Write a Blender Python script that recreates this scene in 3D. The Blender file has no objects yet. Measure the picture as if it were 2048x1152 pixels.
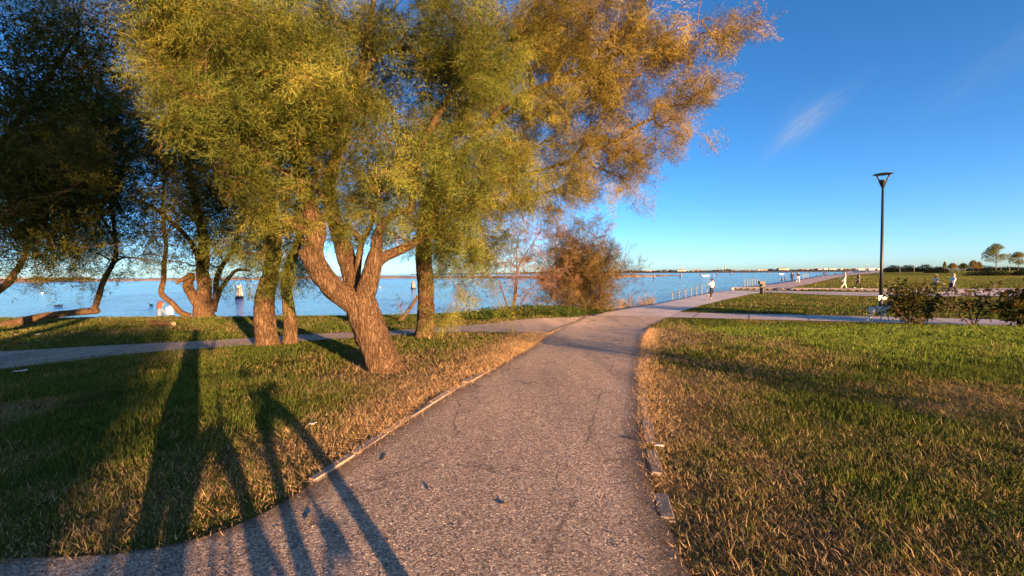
import bpy, bmesh, math, random
import numpy as np
from mathutils import Vector, Matrix

# ------------------------------------------------------------------ camera, sky, sun, exposure
S = bpy.context.scene
COL = S.collection
FPX = 900.0                       # focal length in pixels of a 2048 wide picture
PITCH = math.atan(29 / FPX)
ROLL = math.radians(0.60)
CAM = np.array([0.0, 0.0, 1.6])
_f = np.array([0, math.cos(PITCH), -math.sin(PITCH)])
_u0 = np.array([0, math.sin(PITCH), math.cos(PITCH)])
_r0 = np.array([1.0, 0, 0])
_r = _r0 * math.cos(ROLL) - _u0 * math.sin(ROLL)
_u = _u0 * math.cos(ROLL) + _r0 * math.sin(ROLL)
cam_data = bpy.data.cameras.new('camera')
cam = bpy.data.objects.new('camera', cam_data)
COL.objects.link(cam)
cam_data.sensor_width = 36.0
cam_data.lens = 36.0 * FPX / 2048.0
cam_data.clip_start = 0.02
cam_data.clip_end = 30000.0
cam.matrix_world = Matrix(((_r[0], _u[0], -_f[0], CAM[0]),
                           (_r[1], _u[1], -_f[1], CAM[1]),
                           (_r[2], _u[2], -_f[2], CAM[2]),
                           (0, 0, 0, 1)))
S.camera = cam


def ray(px, py):
    return _r * ((px - 1024) / FPX) + _u * ((576 - py) / FPX) + _f


LIGHT = ray(413, 670)
LIGHT = LIGHT / np.linalg.norm(LIGHT)
SUN_EL = math.asin(-LIGHT[2])
SUN_ROT = math.atan2(-LIGHT[0], -LIGHT[1])

world = bpy.data.worlds.new('World')
S.world = world
world.use_nodes = True
wn, wl = world.node_tree.nodes, world.node_tree.links
wn.clear()
sky = wn.new('ShaderNodeTexSky')
sky.sky_type = 'NISHITA'
sky.sun_disc = False
sky.sun_elevation = SUN_EL
sky.sun_rotation = SUN_ROT
sky.altitude = 0.0
sky.air_density = 0.5
sky.dust_density = 0.6
sky.ozone_density = 2.1
hsv = wn.new('ShaderNodeHueSaturation')
hsv.inputs['Saturation'].default_value = 1.17
wl.new(sky.outputs['Color'], hsv.inputs['Color'])
gam = wn.new('ShaderNodeGamma')
gam.inputs[1].default_value = 1.0
wl.new(hsv.outputs[0], gam.inputs[0])
# thin wisps of cirrus, laid out by direction on the sky itself
tc = wn.new('ShaderNodeTexCoord')


def wmath(op, a, b=None, c=None):
    n = wn.new('ShaderNodeMath')
    n.operation = op
    for i, v in enumerate((a, b, c)):
        if v is None:
            continue
        if isinstance(v, (int, float)):
            n.inputs[i].default_value = v
        else:
            wl.new(v, n.inputs[i])
    return n.outputs[0]


def wdot(v):
    n = wn.new('ShaderNodeVectorMath')
    n.operation = 'DOT_PRODUCT'
    wl.new(tc.outputs['Generated'], n.inputs[0])
    n.inputs[1].default_value = tuple(float(q) for q in v)
    return n.outputs['Value']


def wisp(p0, p1, half_len, half_wid, k, scale=1.0):
    """A thin streak of cirrus along the line from pixel p0 to pixel p1."""
    a, b = ray(*p0), ray(*p1)
    a, b = a / np.linalg.norm(a), b / np.linalg.norm(b)
    c = (a + b) / np.linalg.norm(a + b)
    t = b - a
    t = t - c * np.dot(t, c)
    t = t / np.linalg.norm(t)
    n = np.cross(c, t)
    u, v = wdot(t), wdot(n)
    u = wmath('SUBTRACT', u, float(np.dot(c, t)))
    v = wmath('SUBTRACT', v, float(np.dot(c, n)))
    cb = wn.new('ShaderNodeCombineXYZ')
    wl.new(wmath('MULTIPLY', u, 14.0 * scale), cb.inputs[0])
    wl.new(wmath('MULTIPLY', v, 70.0 * scale), cb.inputs[1])
    nz = wn.new('ShaderNodeTexNoise')
    nz.inputs['Scale'].default_value = 1.0
    nz.inputs['Detail'].default_value = 9
    nz.inputs['Roughness'].default_value = 0.68
    nz.inputs['Distortion'].default_value = 1.1
    wl.new(cb.outputs[0], nz.inputs['Vector'])
    e = wmath('ADD', wmath('POWER', wmath('ABSOLUTE', wmath('DIVIDE', u, half_len)), 2.0), wmath('POWER', wmath('ABSOLUTE', wmath('DIVIDE', v, half_wid)), 2.0))
    fall = wmath('POWER', 2.718, wmath('MULTIPLY', e, -1.6))
    near = wmath('MINIMUM', wmath('MAXIMUM', wmath('MULTIPLY', wdot(c), 4.0), 0.0), 1.0)
    den = wmath('MAXIMUM', wmath('MULTIPLY', wmath('SUBTRACT', nz.outputs[0], 0.30), 2.2), 0.0)
    return wmath('MULTIPLY', wmath('MULTIPLY', wmath('MULTIPLY', fall, den), near), k)


cover = wisp((1556, 290), (1676, 196), 0.075, 0.020, 0.50)
for w_ in (wisp((1570, 270), (1625, 215), 0.05, 0.03, 0.16, 1.7), wisp((1250, 390), (1330, 398), 0.05, 0.006, 0.18), wisp((1960, 150), (2090, 60), 0.12, 0.03, 0.10), wisp((1400, 428), (1470, 425), 0.05, 0.005, 0.10)):
    cover = wmath('ADD', cover, w_)
cover = wmath('MINIMUM', cover, 0.6)
mixc = wn.new('ShaderNodeMix')
mixc.data_type = 'RGBA'
wl.new(cover, mixc.inputs[0])
wl.new(gam.outputs[0], mixc.inputs[6])
mixc.inputs[7].default_value = (1.75, 1.65, 1.7, 1)
bg = wn.new('ShaderNodeBackground')
bg.inputs['Strength'].default_value = 0.088
wl.new(mixc.outputs[2], bg.inputs['Color'])
wo = wn.new('ShaderNodeOutputWorld')
wl.new(bg.outputs[0], wo.inputs['Surface'])

sun_data = bpy.data.lights.new('sun', 'SUN')
sun_data.energy = 5.0
sun_data.angle = math.radians(0.5)
sun_data.color = (1.0, 0.57, 0.27)
sun = bpy.data.objects.new('sun', sun_data)
COL.objects.link(sun)
sun.location = (20, -30, 20)
sun.rotation_euler = Vector(LIGHT).to_track_quat('-Z', 'Y').to_euler()

S.view_settings.view_transform = 'Standard'
S.view_settings.look = 'None'
S.view_settings.exposure = 2.1
S.view_settings.gamma = 1.0
S.view_settings.use_curve_mapping = False
S.render.engine = 'CYCLES'
S.cycles.max_bounces = 4
S.cycles.diffuse_bounces = 2
S.cycles.glossy_bounces = 2
S.cycles.transmission_bounces = 2
S.cycles.transparent_max_bounces = 4
S.cycles.use_denoising = True
S.cycles.use_adaptive_sampling = True
S.cycles.adaptive_threshold = 0.02
S.cycles.sample_clamp_indirect = 6.0
S.cycles.caustics_reflective = False
S.cycles.caustics_refractive = False

# ------------------------------------------------------------------ small numeric helpers
RS = np.random.RandomState(7)
random.seed(7)


def pt(px, py, depth):
    """World point seen at a pixel, at the distance `depth` ahead."""
    d = ray(px, py)
    return CAM + d * (depth / d[1])


def sstep(a, b, v):
    t = np.clip((np.asarray(v, float) - a) / (b - a), 0, 1)
    return t * t * (3 - 2 * t)


def _hash(ix, iy, iz):
    h = (ix.astype(np.int64) * 374761393 + iy.astype(np.int64) * 668265263 + iz.astype(np.int64) * 2147483647) & 0xFFFFFFFF
    h = ((h ^ (h >> 13)) * 1274126177) & 0xFFFFFFFF
    h = (h ^ (h >> 16)) & 0xFFFFFF
    return h / float(0xFFFFFF)


def vnoise(x, y, z=0.0):
    x = np.asarray(x, float); y = np.asarray(y, float)
    z = np.zeros_like(x) + z
    ix, iy, iz = np.floor(x), np.floor(y), np.floor(z)
    fx, fy, fz = x - ix, y - iy, z - iz
    fx, fy, fz = [t * t * (3 - 2 * t) for t in (fx, fy, fz)]
    r = 0
    for dx in (0, 1):
        for dy in (0, 1):
            for dz in (0, 1):
                w = (fx if dx else 1 - fx) * (fy if dy else 1 - fy) * (fz if dz else 1 - fz)
                r = r + w * _hash(ix + dx, iy + dy, iz + dz)
    return r


def fbm(x, y, z=0.0, n=3):
    r, a, t = 0, 1.0, 0
    for i in range(n):
        r = r + a * vnoise(np.asarray(x) * 2 ** i + 17.3 * i, np.asarray(y) * 2 ** i - 9.1 * i, z)
        t += a
        a *= 0.5
    return r / t


def in_poly(x, y, poly):
    x = np.asarray(x, float); y = np.asarray(y, float)
    ins = np.zeros(x.shape, bool)
    n = len(poly)
    for i in range(n):
        x1, y1 = poly[i]; x2, y2 = poly[(i + 1) % n]
        if y1 == y2:
            continue
        c = ((y1 > y) != (y2 > y)) & (x < (x2 - x1) * (y - y1) / (y2 - y1) + x1)
        ins ^= c
    return ins


def seg_dist(x, y, line):
    x = np.asarray(x, float); y = np.asarray(y, float)
    best = np.full(x.shape, 1e9)
    for (x1, y1), (x2, y2) in zip(line[:-1], line[1:]):
        dx, dy = x2 - x1, y2 - y1
        t = np.clip(((x - x1) * dx + (y - y1) * dy) / (dx * dx + dy * dy), 0, 1)
        best = np.minimum(best, np.hypot(x - x1 - t * dx, y - y1 - t * dy))
    return best


# ------------------------------------------------------------------ the lie of the land
WATER_Z = -1.6
LOW_Z, UP_Z = -0.68, -0.38


def flat(px, py, z):
    d = ray(px, py)
    t = (z - CAM[2]) / d[2]
    p = CAM + d * t
    return (p[0], p[1])


WALL_LINE = [flat(1465, 580.5, LOW_Z), flat(1660, 583.5, LOW_Z), flat(1870, 587, LOW_Z)]
SHORE = [(-400, 21.0), (-60, 20.6), flat(0, 634, -0.2), flat(250, 633, -0.2), flat(520, 631, -0.2), flat(760, 630, -0.22),
         flat(930, 628, -0.3), flat(1060, 622, -0.48), flat(1150, 618, -0.6), flat(1225, 618, LOW_Z), flat(1300, 609.5, LOW_Z),
         flat(1420, 583.5, LOW_Z), flat(1460, 580.0, LOW_Z),
         flat(1466, 575.5, UP_Z), flat(1536, 568.5, UP_Z), flat(1640, 551.6, UP_Z), (300, 392), (700, 880), (1500, 1900), (2600, 3000)]
LAND = SHORE + [(6000, 3000), (6000, -400), (-400, -400)]
_wl = WALL_LINE
_wdir = np.array(_wl[-1]) - np.array(_wl[0]); _wdir = _wdir / np.linalg.norm(_wdir)
_wnor = np.array([-_wdir[1], _wdir[0]])          # points away from the camera
if _wnor[1] < 0:
    _wnor = -_wnor


def base_height(x, y):
    x = np.asarray(x, float); y = np.asarray(y, float)
    w = sstep(0.0, 4.5, x)
    left = -0.20 * sstep(8, 18, y)
    right = LOW_Z * sstep(8.5, 19.5, y)
    z = left * (1 - w) + right * w
    along = (x - _wl[0][0]) * _wdir[0] + (y - _wl[0][1]) * _wdir[1]
    beyond = (x - _wl[0][0]) * _wnor[0] + (y - _wl[0][1]) * _wnor[1]
    ramp = 0.15 + np.clip(along - 15.5, 0, 12) * 0.3
    up = sstep(0.0, 1.0, (beyond - 0.10) / ramp)
    z = z + (UP_Z - LOW_Z) * up * sstep(24, 30, y)
    return z


def G(x, y):
    """Height of the ground."""
    x = np.asarray(x, float); y = np.asarray(y, float)
    z = base_height(x, y)
    z = z + 0.035 * (fbm(x * 0.45, y * 0.45, 3.3, 2) - 0.5) * (1 - sstep(24, 40, y))
    d = seg_dist(x, y, SHORE) * np.where(in_poly(x, y, LAND), 1, -1)
    t = sstep(-1.6, 0.35, d)
    return z * t + (1 - t) * (-2.6)


def ground_at(px, py):
    d = ray(px, py)
    t = np.concatenate([np.linspace(1.0, 80, 6000), np.linspace(80, 1500, 6000)])
    p = CAM[None, :] + d[None, :] * t[:, None]
    below = p[:, 2] < base_height(p[:, 0], p[:, 1]) + 0.012
    i = int(np.argmax(below)) if below.any() else len(t) - 1
    return p[i]


def gp(px, py):
    p = ground_at(px, py)
    return (float(p[0]), float(p[1]))


# ------------------------------------------------------------------ mesh and object helpers
def np_mesh(name, v, f, mat=None, col=None, smooth=False, mats=None, mi=None, nrm=None):
    """v (n,3), f (m,3 or 4) -> mesh datablock"""
    v = np.asarray(v, np.float32); f = np.asarray(f, np.int32)
    me = bpy.data.meshes.new(name)
    k = f.shape[1]
    me.vertices.add(len(v)); me.vertices.foreach_set('co', v.ravel())
    me.loops.add(f.size); me.loops.foreach_set('vertex_index', f.ravel())
    me.polygons.add(len(f)); me.polygons.foreach_set('loop_start', np.arange(0, f.size, k, dtype=np.int32))
    if smooth:
        me.polygons.foreach_set('use_smooth', np.ones(len(f), bool))
    for m in (mats or ([mat] if mat else [])):
        me.materials.append(m)
    if mi is not None:
        me.polygons.foreach_set('material_index', np.asarray(mi, np.int32))
    me.update(calc_edges=True)
    if col is not None:
        c = np.ones((len(v), 4), np.float32); c[:, :3] = col
        a = me.color_attributes.new('col', 'FLOAT_COLOR', 'POINT')
        a.data.foreach_set('color', c.ravel())
    if nrm is not None:
        me.polygons.foreach_set('use_smooth', np.ones(len(f), bool))
        me.normals_split_custom_set_from_vertices(np.asarray(nrm, np.float32))
    return me


def link(name, me, parent=None):
    o = bpy.data.objects.new(name, me)
    COL.objects.link(o)
    if parent is not None:
        o.parent = parent
    return o


def tag(o, label=None, cat=None, group=None, kind=None):
    if label: o['label'] = label
    if cat: o['category'] = cat
    if group: o['group'] = group
    if kind: o['kind'] = kind
    return o


def thing(name, label, cat, loc=(0, 0, 0), rz=0.0, group=None):
    o = bpy.data.objects.new(name, None)
    COL.objects.link(o)
    o.location = loc
    o.rotation_euler = (0, 0, rz)
    o.empty_display_size = 0.2
    return tag(o, label, cat, group)


class MB:
    """Collects boxes, tubes, lathes into one mesh."""
    def __init__(self):
        self.v, self.f, self.n = [], [], 0

    def add(self, v, f):
        self.v.extend([tuple(map(float, p)) for p in v])
        self.f.extend([tuple(i + self.n for i in q) for q in f])
        self.n += len(v)
        return self

    def box(self, c, s, rz=0.0, taper=1.0, rx=0.0):
        c = np.array(c, float); h = np.array(s, float) / 2
        ca, sa = math.cos(rz), math.sin(rz)
        vs = []
        for z in (-1, 1):
            k = 1.0 if z < 0 else taper
            for x, y in ((-1, -1), (1, -1), (1, 1), (-1, 1)):
                p = np.array([x * h[0] * k, y * h[1] * k, z * h[2]])
                if rx:
                    p = np.array([p[0], p[1] * math.cos(rx) - p[2] * math.sin(rx), p[1] * math.sin(rx) + p[2] * math.cos(rx)])
                vs.append((c[0] + p[0] * ca - p[1] * sa, c[1] + p[0] * sa + p[1] * ca, c[2] + p[2]))
        return self.add(vs, [(3, 2, 1, 0), (4, 5, 6, 7), (0, 1, 5, 4), (1, 2, 6, 5), (2, 3, 7, 6), (3, 0, 4, 7)])

    def tube(self, pts, radii, seg=8, cap=True):
        pts = [np.array(p, float) for p in pts]
        if np.isscalar(radii):
            radii = [radii] * len(pts)
        n = len(pts); vs = []; ref = None
        for i, p in enumerate(pts):
            t = pts[min(i + 1, n - 1)] - pts[max(i - 1, 0)]
            t = t / (np.linalg.norm(t) + 1e-9)
            if ref is None:
                ref = np.array([1, 0, 0]) if abs(t[0]) < 0.9 else np.array([0, 1, 0])
            a = ref - t * np.dot(ref, t); a /= np.linalg.norm(a) + 1e-9
            b = np.cross(t, a); ref = a
            for k in range(seg):
                q = 2 * math.pi * k / seg
                vs.append(p + radii[i] * (a * math.cos(q) + b * math.sin(q)))
        fs = []
        for i in range(n - 1):
            for k in range(seg):
                k2 = (k + 1) % seg
                fs.append((i * seg + k, i * seg + k2, (i + 1) * seg + k2, (i + 1) * seg + k))
        if cap:
            fs.append(tuple(range(seg - 1, -1, -1)))
            fs.append(tuple((n - 1) * seg + k for k in range(seg)))
        return self.add(vs, fs)

    def lathe(self, prof, c=(0, 0, 0), seg=16):
        return self.tube_profile(prof, c, seg)

    def tube_profile(self, prof, c, seg):
        vs = []
        for r, z in prof:
            for k in range(seg):
                q = 2 * math.pi * k / seg
                vs.append((c[0] + r * math.cos(q), c[1] + r * math.sin(q), c[2] + z))
        fs = []
        for i in range(len(prof) - 1):
            for k in range(seg):
                k2 = (k + 1) % seg
                fs.append((i * seg + k, i * seg + k2, (i + 1) * seg + k2, (i + 1) * seg + k))
        fs.append(tuple(range(seg - 1, -1, -1)))
        fs.append(tuple((len(prof) - 1) * seg + k for k in range(seg)))
        return self.add(vs, fs)

    def ball(self, c, r, seg=10, rings=7):
        c = np.array(c, float); r = np.array(r, float) if not np.isscalar(r) else np.array([r, r, r])
        prof = []
        vs = [c + np.array([0, 0, -r[2]])]
        for i in range(1, rings):
            a = -math.pi / 2 + math.pi * i / rings
            for k in range(seg):
                q = 2 * math.pi * k / seg
                vs.append(c + r * np.array([math.cos(a) * math.cos(q), math.cos(a) * math.sin(q), math.sin(a)]))
        vs.append(c + np.array([0, 0, r[2]]))
        fs = [(0, 1 + (k + 1) % seg, 1 + k) for k in range(seg)]
        for i in range(rings - 2):
            for k in range(seg):
                k2 = (k + 1) % seg
                fs.append((1 + i * seg + k, 1 + i * seg + k2, 1 + (i + 1) * seg + k2, 1 + (i + 1) * seg + k))
        o = 1 + (rings - 2) * seg
        fs += [(o + k, o + (k + 1) % seg, len(vs) - 1) for k in range(seg)]
        return self.add(vs, fs)

    def mesh(self, name, mat, smooth=False):
        me = bpy.data.meshes.new(name)
        me.from_pydata(self.v, [], self.f)
        if smooth:
            me.polygons.foreach_set('use_smooth', np.ones(len(self.f), bool))
        if mat:
            me.materials.append(mat)
        me.update()
        return me

    def build(self, name, mat, parent=None, smooth=False):
        return link(name, self.mesh(name, mat, smooth), parent)


# ------------------------------------------------------------------ materials
def new_mat(name):
    m = bpy.data.materials.new(name)
    m.use_nodes = True
    nt = m.node_tree
    b = nt.nodes['Principled BSDF']
    return m, nt.nodes, nt.links, b


def N(nodes, kind, **kw):
    n = nodes.new(kind)
    for k, v in kw.items():
        if k in n.inputs:
            n.inputs[k].default_value = v
        else:
            setattr(n, k, v)
    return n


def ramp(nodes, stops):
    r = nodes.new('ShaderNodeValToRGB')
    e = r.color_ramp.elements
    while len(e) > 1:
        e.remove(e[-1])
    e[0].position = stops[0][0]; e[0].color = (*stops[0][1], 1)
    for p, c in stops[1:]:
        x = e.new(p); x.color = (*c, 1)
    return r


def simple(name, color, rough=0.7, metal=0.0, noise=0.12, scale=8.0, bump=0.0, spec=0.3):
    """Plain surface with a little procedural unevenness of colour."""
    m, nd, lk, b = new_mat(name)
    tcn = N(nd, 'ShaderNodeTexCoord')
    nz = N(nd, 'ShaderNodeTexNoise', Scale=scale, Detail=5.0)
    lk.new(tcn.outputs['Object'], nz.inputs['Vector'])
    c = np.array(color)
    r = ramp(nd, [(0.25, tuple(c * (1 - noise * 1.6))), (0.55, tuple(c)), (0.85, tuple(np.minimum(c * (1 + noise), 1)))])
    lk.new(nz.outputs[0], r.inputs[0])
    lk.new(r.outputs[0], b.inputs['Base Color'])
    b.inputs['Roughness'].default_value = rough
    b.inputs['Metallic'].default_value = metal
    b.inputs['Specular IOR Level'].default_value = spec
    if bump:
        bp = N(nd, 'ShaderNodeBump', Strength=bump, Distance=0.02)
        lk.new(nz.outputs[0], bp.inputs['Height'])
        lk.new(bp.outputs[0], b.inputs['Normal'])
    return m


def leaf_mat(name, transl=0.35, inst=False):
    m, nd, lk, b = new_mat(name)
    nd.remove(b)
    at = N(nd, 'ShaderNodeAttribute', attribute_name='col')
    if inst:
        at.attribute_type = 'INSTANCER'
    d = N(nd, 'ShaderNodeBsdfDiffuse')
    t = N(nd, 'ShaderNodeBsdfTranslucent')
    mx = N(nd, 'ShaderNodeMixShader', Fac=transl)
    mx.inputs[0].default_value = transl
    lk.new(at.outputs['Color'], d.inputs['Color'])
    lk.new(at.outputs['Color'], t.inputs['Color'])
    lk.new(d.outputs[0], mx.inputs[1]); lk.new(t.outputs[0], mx.inputs[2])
    lk.new(mx.outputs[0], nd['Material Output'].inputs['Surface'])
    return m


def world_pos(nd):
    return N(nd, 'ShaderNodeNewGeometry').outputs['Position']


M = {}
M['leaf'] = leaf_mat('feathery_foliage', 0.40)
M['spray'] = leaf_mat('tamarisk_sprays', 0.25)
M['spray_fine'] = leaf_mat('fine_tamarisk_sprays', 0.25, True)
M['grass'] = leaf_mat('grass_blades', 0.30)


def bark_mat(name, c1, c2, c3, sc=1.0):
    m, nd, lk, b = new_mat(name)
    tcn = N(nd, 'ShaderNodeTexCoord')
    mpn = N(nd, 'ShaderNodeMapping')
    mpn.inputs['Scale'].default_value = (26 * sc, 26 * sc, 4 * sc)
    lk.new(tcn.outputs['Object'], mpn.inputs[0])
    nz = N(nd, 'ShaderNodeTexNoise', Scale=1.0, Detail=8.0, Roughness=0.6, Distortion=0.25)
    lk.new(mpn.outputs[0], nz.inputs['Vector'])
    big = N(nd, 'ShaderNodeTexNoise', Scale=3.0, Detail=3.0)
    lk.new(tcn.outputs['Object'], big.inputs['Vector'])
    fis = N(nd, 'ShaderNodeMath', operation='SUBTRACT'); fis.inputs[1].default_value = 0.5
    lk.new(nz.outputs[0], fis.inputs[0])
    fab = N(nd, 'ShaderNodeMath', operation='ABSOLUTE'); lk.new(fis.outputs[0], fab.inputs[0])
    fmu = N(nd, 'ShaderNodeMath', operation='MULTIPLY'); fmu.inputs[1].default_value = 5.0; fmu.use_clamp = True
    lk.new(fab.outputs[0], fmu.inputs[0])
    r = ramp(nd, [(0.0, c1), (0.30, c2), (0.85, c3)])
    lk.new(fmu.outputs[0], r.inputs[0])
    mixb = N(nd, 'ShaderNodeMix', data_type='RGBA', blend_type='MULTIPLY')
    mixb.inputs[0].default_value = 0.5
    r2 = ramp(nd, [(0.3, (0.62, 0.6, 0.58)), (0.7, (1.15, 1.1, 1.05))])
    lk.new(big.outputs[0], r2.inputs[0])
    lk.new(r.outputs[0], mixb.inputs[6]); lk.new(r2.outputs[0], mixb.inputs[7])
    lk.new(mixb.outputs[2], b.inputs['Base Color'])
    b.inputs['Roughness'].default_value = 0.92
    b.inputs['Specular IOR Level'].default_value = 0.15
    bp = N(nd, 'ShaderNodeBump', Strength=1.0, Distance=0.02)
    lk.new(fmu.outputs[0], bp.inputs['Height'])
    lk.new(bp.outputs[0], b.inputs['Normal'])
    return m


M['bark'] = bark_mat('tamarisk_bark', (0.030, 0.018, 0.010), (0.135, 0.083, 0.045), (0.225, 0.148, 0.086))
M['twig'] = simple('twig_bark', (0.10, 0.06, 0.04), 0.9)
M['twig_red'] = simple('reddish_twig_bark', (0.17, 0.085, 0.055), 0.9)
# ------------------------------------------------------------------ where the paths run (plan lines)
def resample(line, n):
    p = np.array(line, float)
    s = np.concatenate([[0], np.cumsum(np.hypot(*np.diff(p, axis=0).T))])
    t = np.linspace(0, s[-1], n)
    return np.stack([np.interp(t, s, p[:, 0]), np.interp(t, s, p[:, 1])], 1)


def smooth_line(line, n=60, it=3):
    p = resample(line, n)
    for _ in range(it):
        p[1:-1] = 0.25 * p[:-2] + 0.5 * p[1:-1] + 0.25 * p[2:]
    return p


MAIN_L = [(-9.0, -1.5), (-5.6, 1.9), gp(0, 1120), gp(200, 1113), gp(340, 1106), gp(440, 1090), gp(540, 1020), gp(640, 955), gp(720, 903), gp(800, 850), gp(900, 785),
          gp(985, 740), gp(1060, 695), gp(1098, 668), gp(1128, 650), gp(1172, 631)]
MAIN_R = [(1.2, -5.0), (1.02, 0.5), gp(1362, 1150), gp(1335, 1060), gp(1312, 1000), gp(1294, 925), gp(1284, 850), gp(1281, 760), gp(1284, 710), gp(1290, 675), gp(1302, 652), gp(1338, 634.5)]
SIDE_TOP = [(-26, 13.5), gp(0, 703), gp(200, 691), gp(400, 682), gp(620, 668), gp(860, 656), gp(1000, 645), gp(1110, 636), gp(1168, 631)]
SIDE_BOT = [(-26, 9.8), gp(0, 741), gp(150, 717), gp(300, 704), gp(480, 691), gp(640, 680), gp(900, 664), gp(1010, 664), gp(1098, 667)]
CROSS_NEAR = [gp(1338, 635), gp(1450, 637.5), gp(1590, 641), gp(1740, 645), gp(1960, 651), gp(2100, 654), (34, 15.5), (60, 12)]
CROSS_FAR = [gp(1357, 624.5), gp(1450, 627), gp(1590, 630), gp(1740, 633.5), gp(1960, 639), gp(2100, 642), (36, 17.8), (62, 14.5)]
APRON_L = [gp(1172, 630.6), gp(1195, 625), gp(1228, 619.5), gp(1300, 609.8), gp(1420, 584), gp(1462, 580.6)]
APRON_R = [gp(1338, 635), gp(1357, 624.5), gp(1402, 611), gp(1452, 599), gp(1500, 588.5), gp(1530, 585)]
LOWP_FAR = [flat(1462, 580.6, LOW_Z), flat(1660, 583.6, LOW_Z), flat(1870, 587, LOW_Z), (75, 40.5), (120, 36)]
LOWP_NEAR = [flat(1530, 585, LOW_Z), flat(1700, 592, LOW_Z), flat(1860, 593.5, LOW_Z), (70, 34), (118, 30)]
UPP_NEAR = [tuple(np.array(p) + _wnor * 0.35) for p in WALL_LINE] + [(75, 40.7), (120, 36.2)]
UPP_FAR = [flat(1466, 575.6, UP_Z), flat(1580, 576, UP_Z), flat(1750, 577.5, UP_Z), flat(1905, 580.3, UP_Z - 0.1), (82, 45.5), (126, 42)]
PROM_L = [flat(1467, 575.4, UP_Z), flat(1536, 568.7, UP_Z), flat(1640, 551.8, UP_Z), (298, 388), (690, 860)]
PROM_R = [flat(1580, 576, UP_Z), flat(1622, 567.5, UP_Z), flat(1690, 551.5, UP_Z), (316, 376), (720, 840)]

RIBBONS = {k: (smooth_line(a, 90, 2), smooth_line(b, 90, 2)) for k, (a, b) in dict(
    main=(MAIN_L, MAIN_R), side=(SIDE_TOP, SIDE_BOT)).items()}
for k, (a, b) in dict(cross=(CROSS_NEAR, CROSS_FAR), apron=(APRON_L, APRON_R), lowp=(LOWP_NEAR, LOWP_FAR), upp=(UPP_NEAR, UPP_FAR), prom=(PROM_L, PROM_R)).items():
    RIBBONS[k] = (resample(a, 60), resample(b, 60))
PAVED = [np.concatenate([a, b[::-1]]) for a, b in RIBBONS.values()]


def paved(x, y):
    r = np.zeros(np.shape(x), bool)
    for p in PAVED:
        lo, hi = p.min(0), p.max(0)
        m = (x >= lo[0]) & (x <= hi[0]) & (y >= lo[1]) & (y <= hi[1])
        if m.any():
            q = np.zeros(np.shape(x), bool)
            q[m] = in_poly(x[m], y[m], p)
            r |= q
    return r


def dryness(x, y):
    """0 = fresh green turf, 1 = bleached straw"""
    p = fbm(x * 0.55, y * 0.55, 1.1, 3)
    q = fbm(x * 2.3, y * 2.3, 5.0, 2)
    dl = seg_dist(x, y, [tuple(t) for t in RIBBONS['main'][0][::4]])
    dr = seg_dist(x, y, [tuple(t) for t in RIBBONS['main'][1][::4]])
    right = x > 0.6 + 0.06 * y
    dR = 0.46 + 2.0 * (p - 0.5) + 0.9 * (q - 0.5) + 0.45 * (1 - sstep(0.1, 2.0, dr)) - 0.85 * sstep(3.6, 9.5, x - 0.10 * (y - 8)) * sstep(4.0, 8.5, y)
    dL = 0.12 + 1.1 * (p - 0.5) + 0.8 * (q - 0.5) + 0.95 * (1 - sstep(0.25, 1.7, dl)) * (.35 + .65 * sstep(2.6, 5.0, y)) + 0.25 * sstep(-4.5, -2.0, x) * sstep(4, 6, y)
    bare_ = np.array(gp(10, 822))
    dL = dL + 1.0 * (1 - sstep(0.25, 0.9, np.hypot(x - bare_[0], y - bare_[1])))
    tb = np.hypot(x + 2.2, y - 7.6)
    dL = dL + 0.5 * (1 - sstep(0.3, 1.5, tb))
    d = np.where(right, dR, dL)
    far = 0.22 + 0.9 * (p - 0.5)
    return np.clip(d * (1 - sstep(17, 22, y)) + far * sstep(17, 22, y), 0, 1)


GREEN = np.array([0.080, 0.115, 0.024]); OLIVE = np.array([0.19, 0.18, 0.040])
STRAW = np.array([0.42, 0.305, 0.165]); BROWN = np.array([0.19, 0.125, 0.06])


def turf_color(d):
    d = np.asarray(d)[..., None]
    c = np.where(d < 0.45, GREEN + (OLIVE - GREEN) * (d / 0.45), OLIVE + (STRAW * 0.8 - OLIVE) * ((d - 0.45) / 0.55))
    return c


# ------------------------------------------------------------------ ground sheet
def geom(a, b, n):
    return a * (b / a) ** np.linspace(0, 1, n)


xs = np.unique(np.round(np.concatenate([-geom(62, 400, 14), np.arange(-60, -24, 1.2), np.arange(-24, 14, 0.3), np.arange(14, 56, 0.6), geom(56, 5000, 60)]), 3))
ys = np.unique(np.round(np.concatenate([-geom(6, 300, 16), np.arange(-5, 0, 0.5), np.arange(0, 25, 0.3), np.arange(25, 75, 0.5), geom(75, 2900, 60)]), 3))
X, Y = np.meshgrid(xs, ys)
Z = G(X, Y)
pv = paved(X, Y)
v = np.stack([X, Y, Z], -1).reshape(-1, 3)
nx, ny = len(xs), len(ys)
idx = np.arange(nx * ny).reshape(ny, nx)
f = np.stack([idx[:-1, :-1], idx[:-1, 1:], idx[1:, 1:], idx[1:, :-1]], -1).reshape(-1, 4)
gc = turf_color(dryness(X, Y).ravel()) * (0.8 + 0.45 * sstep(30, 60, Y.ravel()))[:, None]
bare = sstep(0.62, 0.78, fbm(X * 0.8 + 40, Y * 0.8, 9.0, 2)).ravel()[:, None]
gc = gc * (1 - 0.7 * bare) + np.array([0.16, 0.10, 0.055]) * 0.7 * bare
edge_ = (1 - sstep(0.1, 1.1, seg_dist(X, Y, [tuple(t) for t in RIBBONS['main'][0][::4]]))).ravel()[:, None] * sstep(3, 6, Y.ravel())[:, None]
gc = gc * (1 - edge_) + np.array([0.42, 0.27, 0.15]) * edge_
wet = sstep(-0.9, -1.5, Z).ravel()[:, None]
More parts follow.
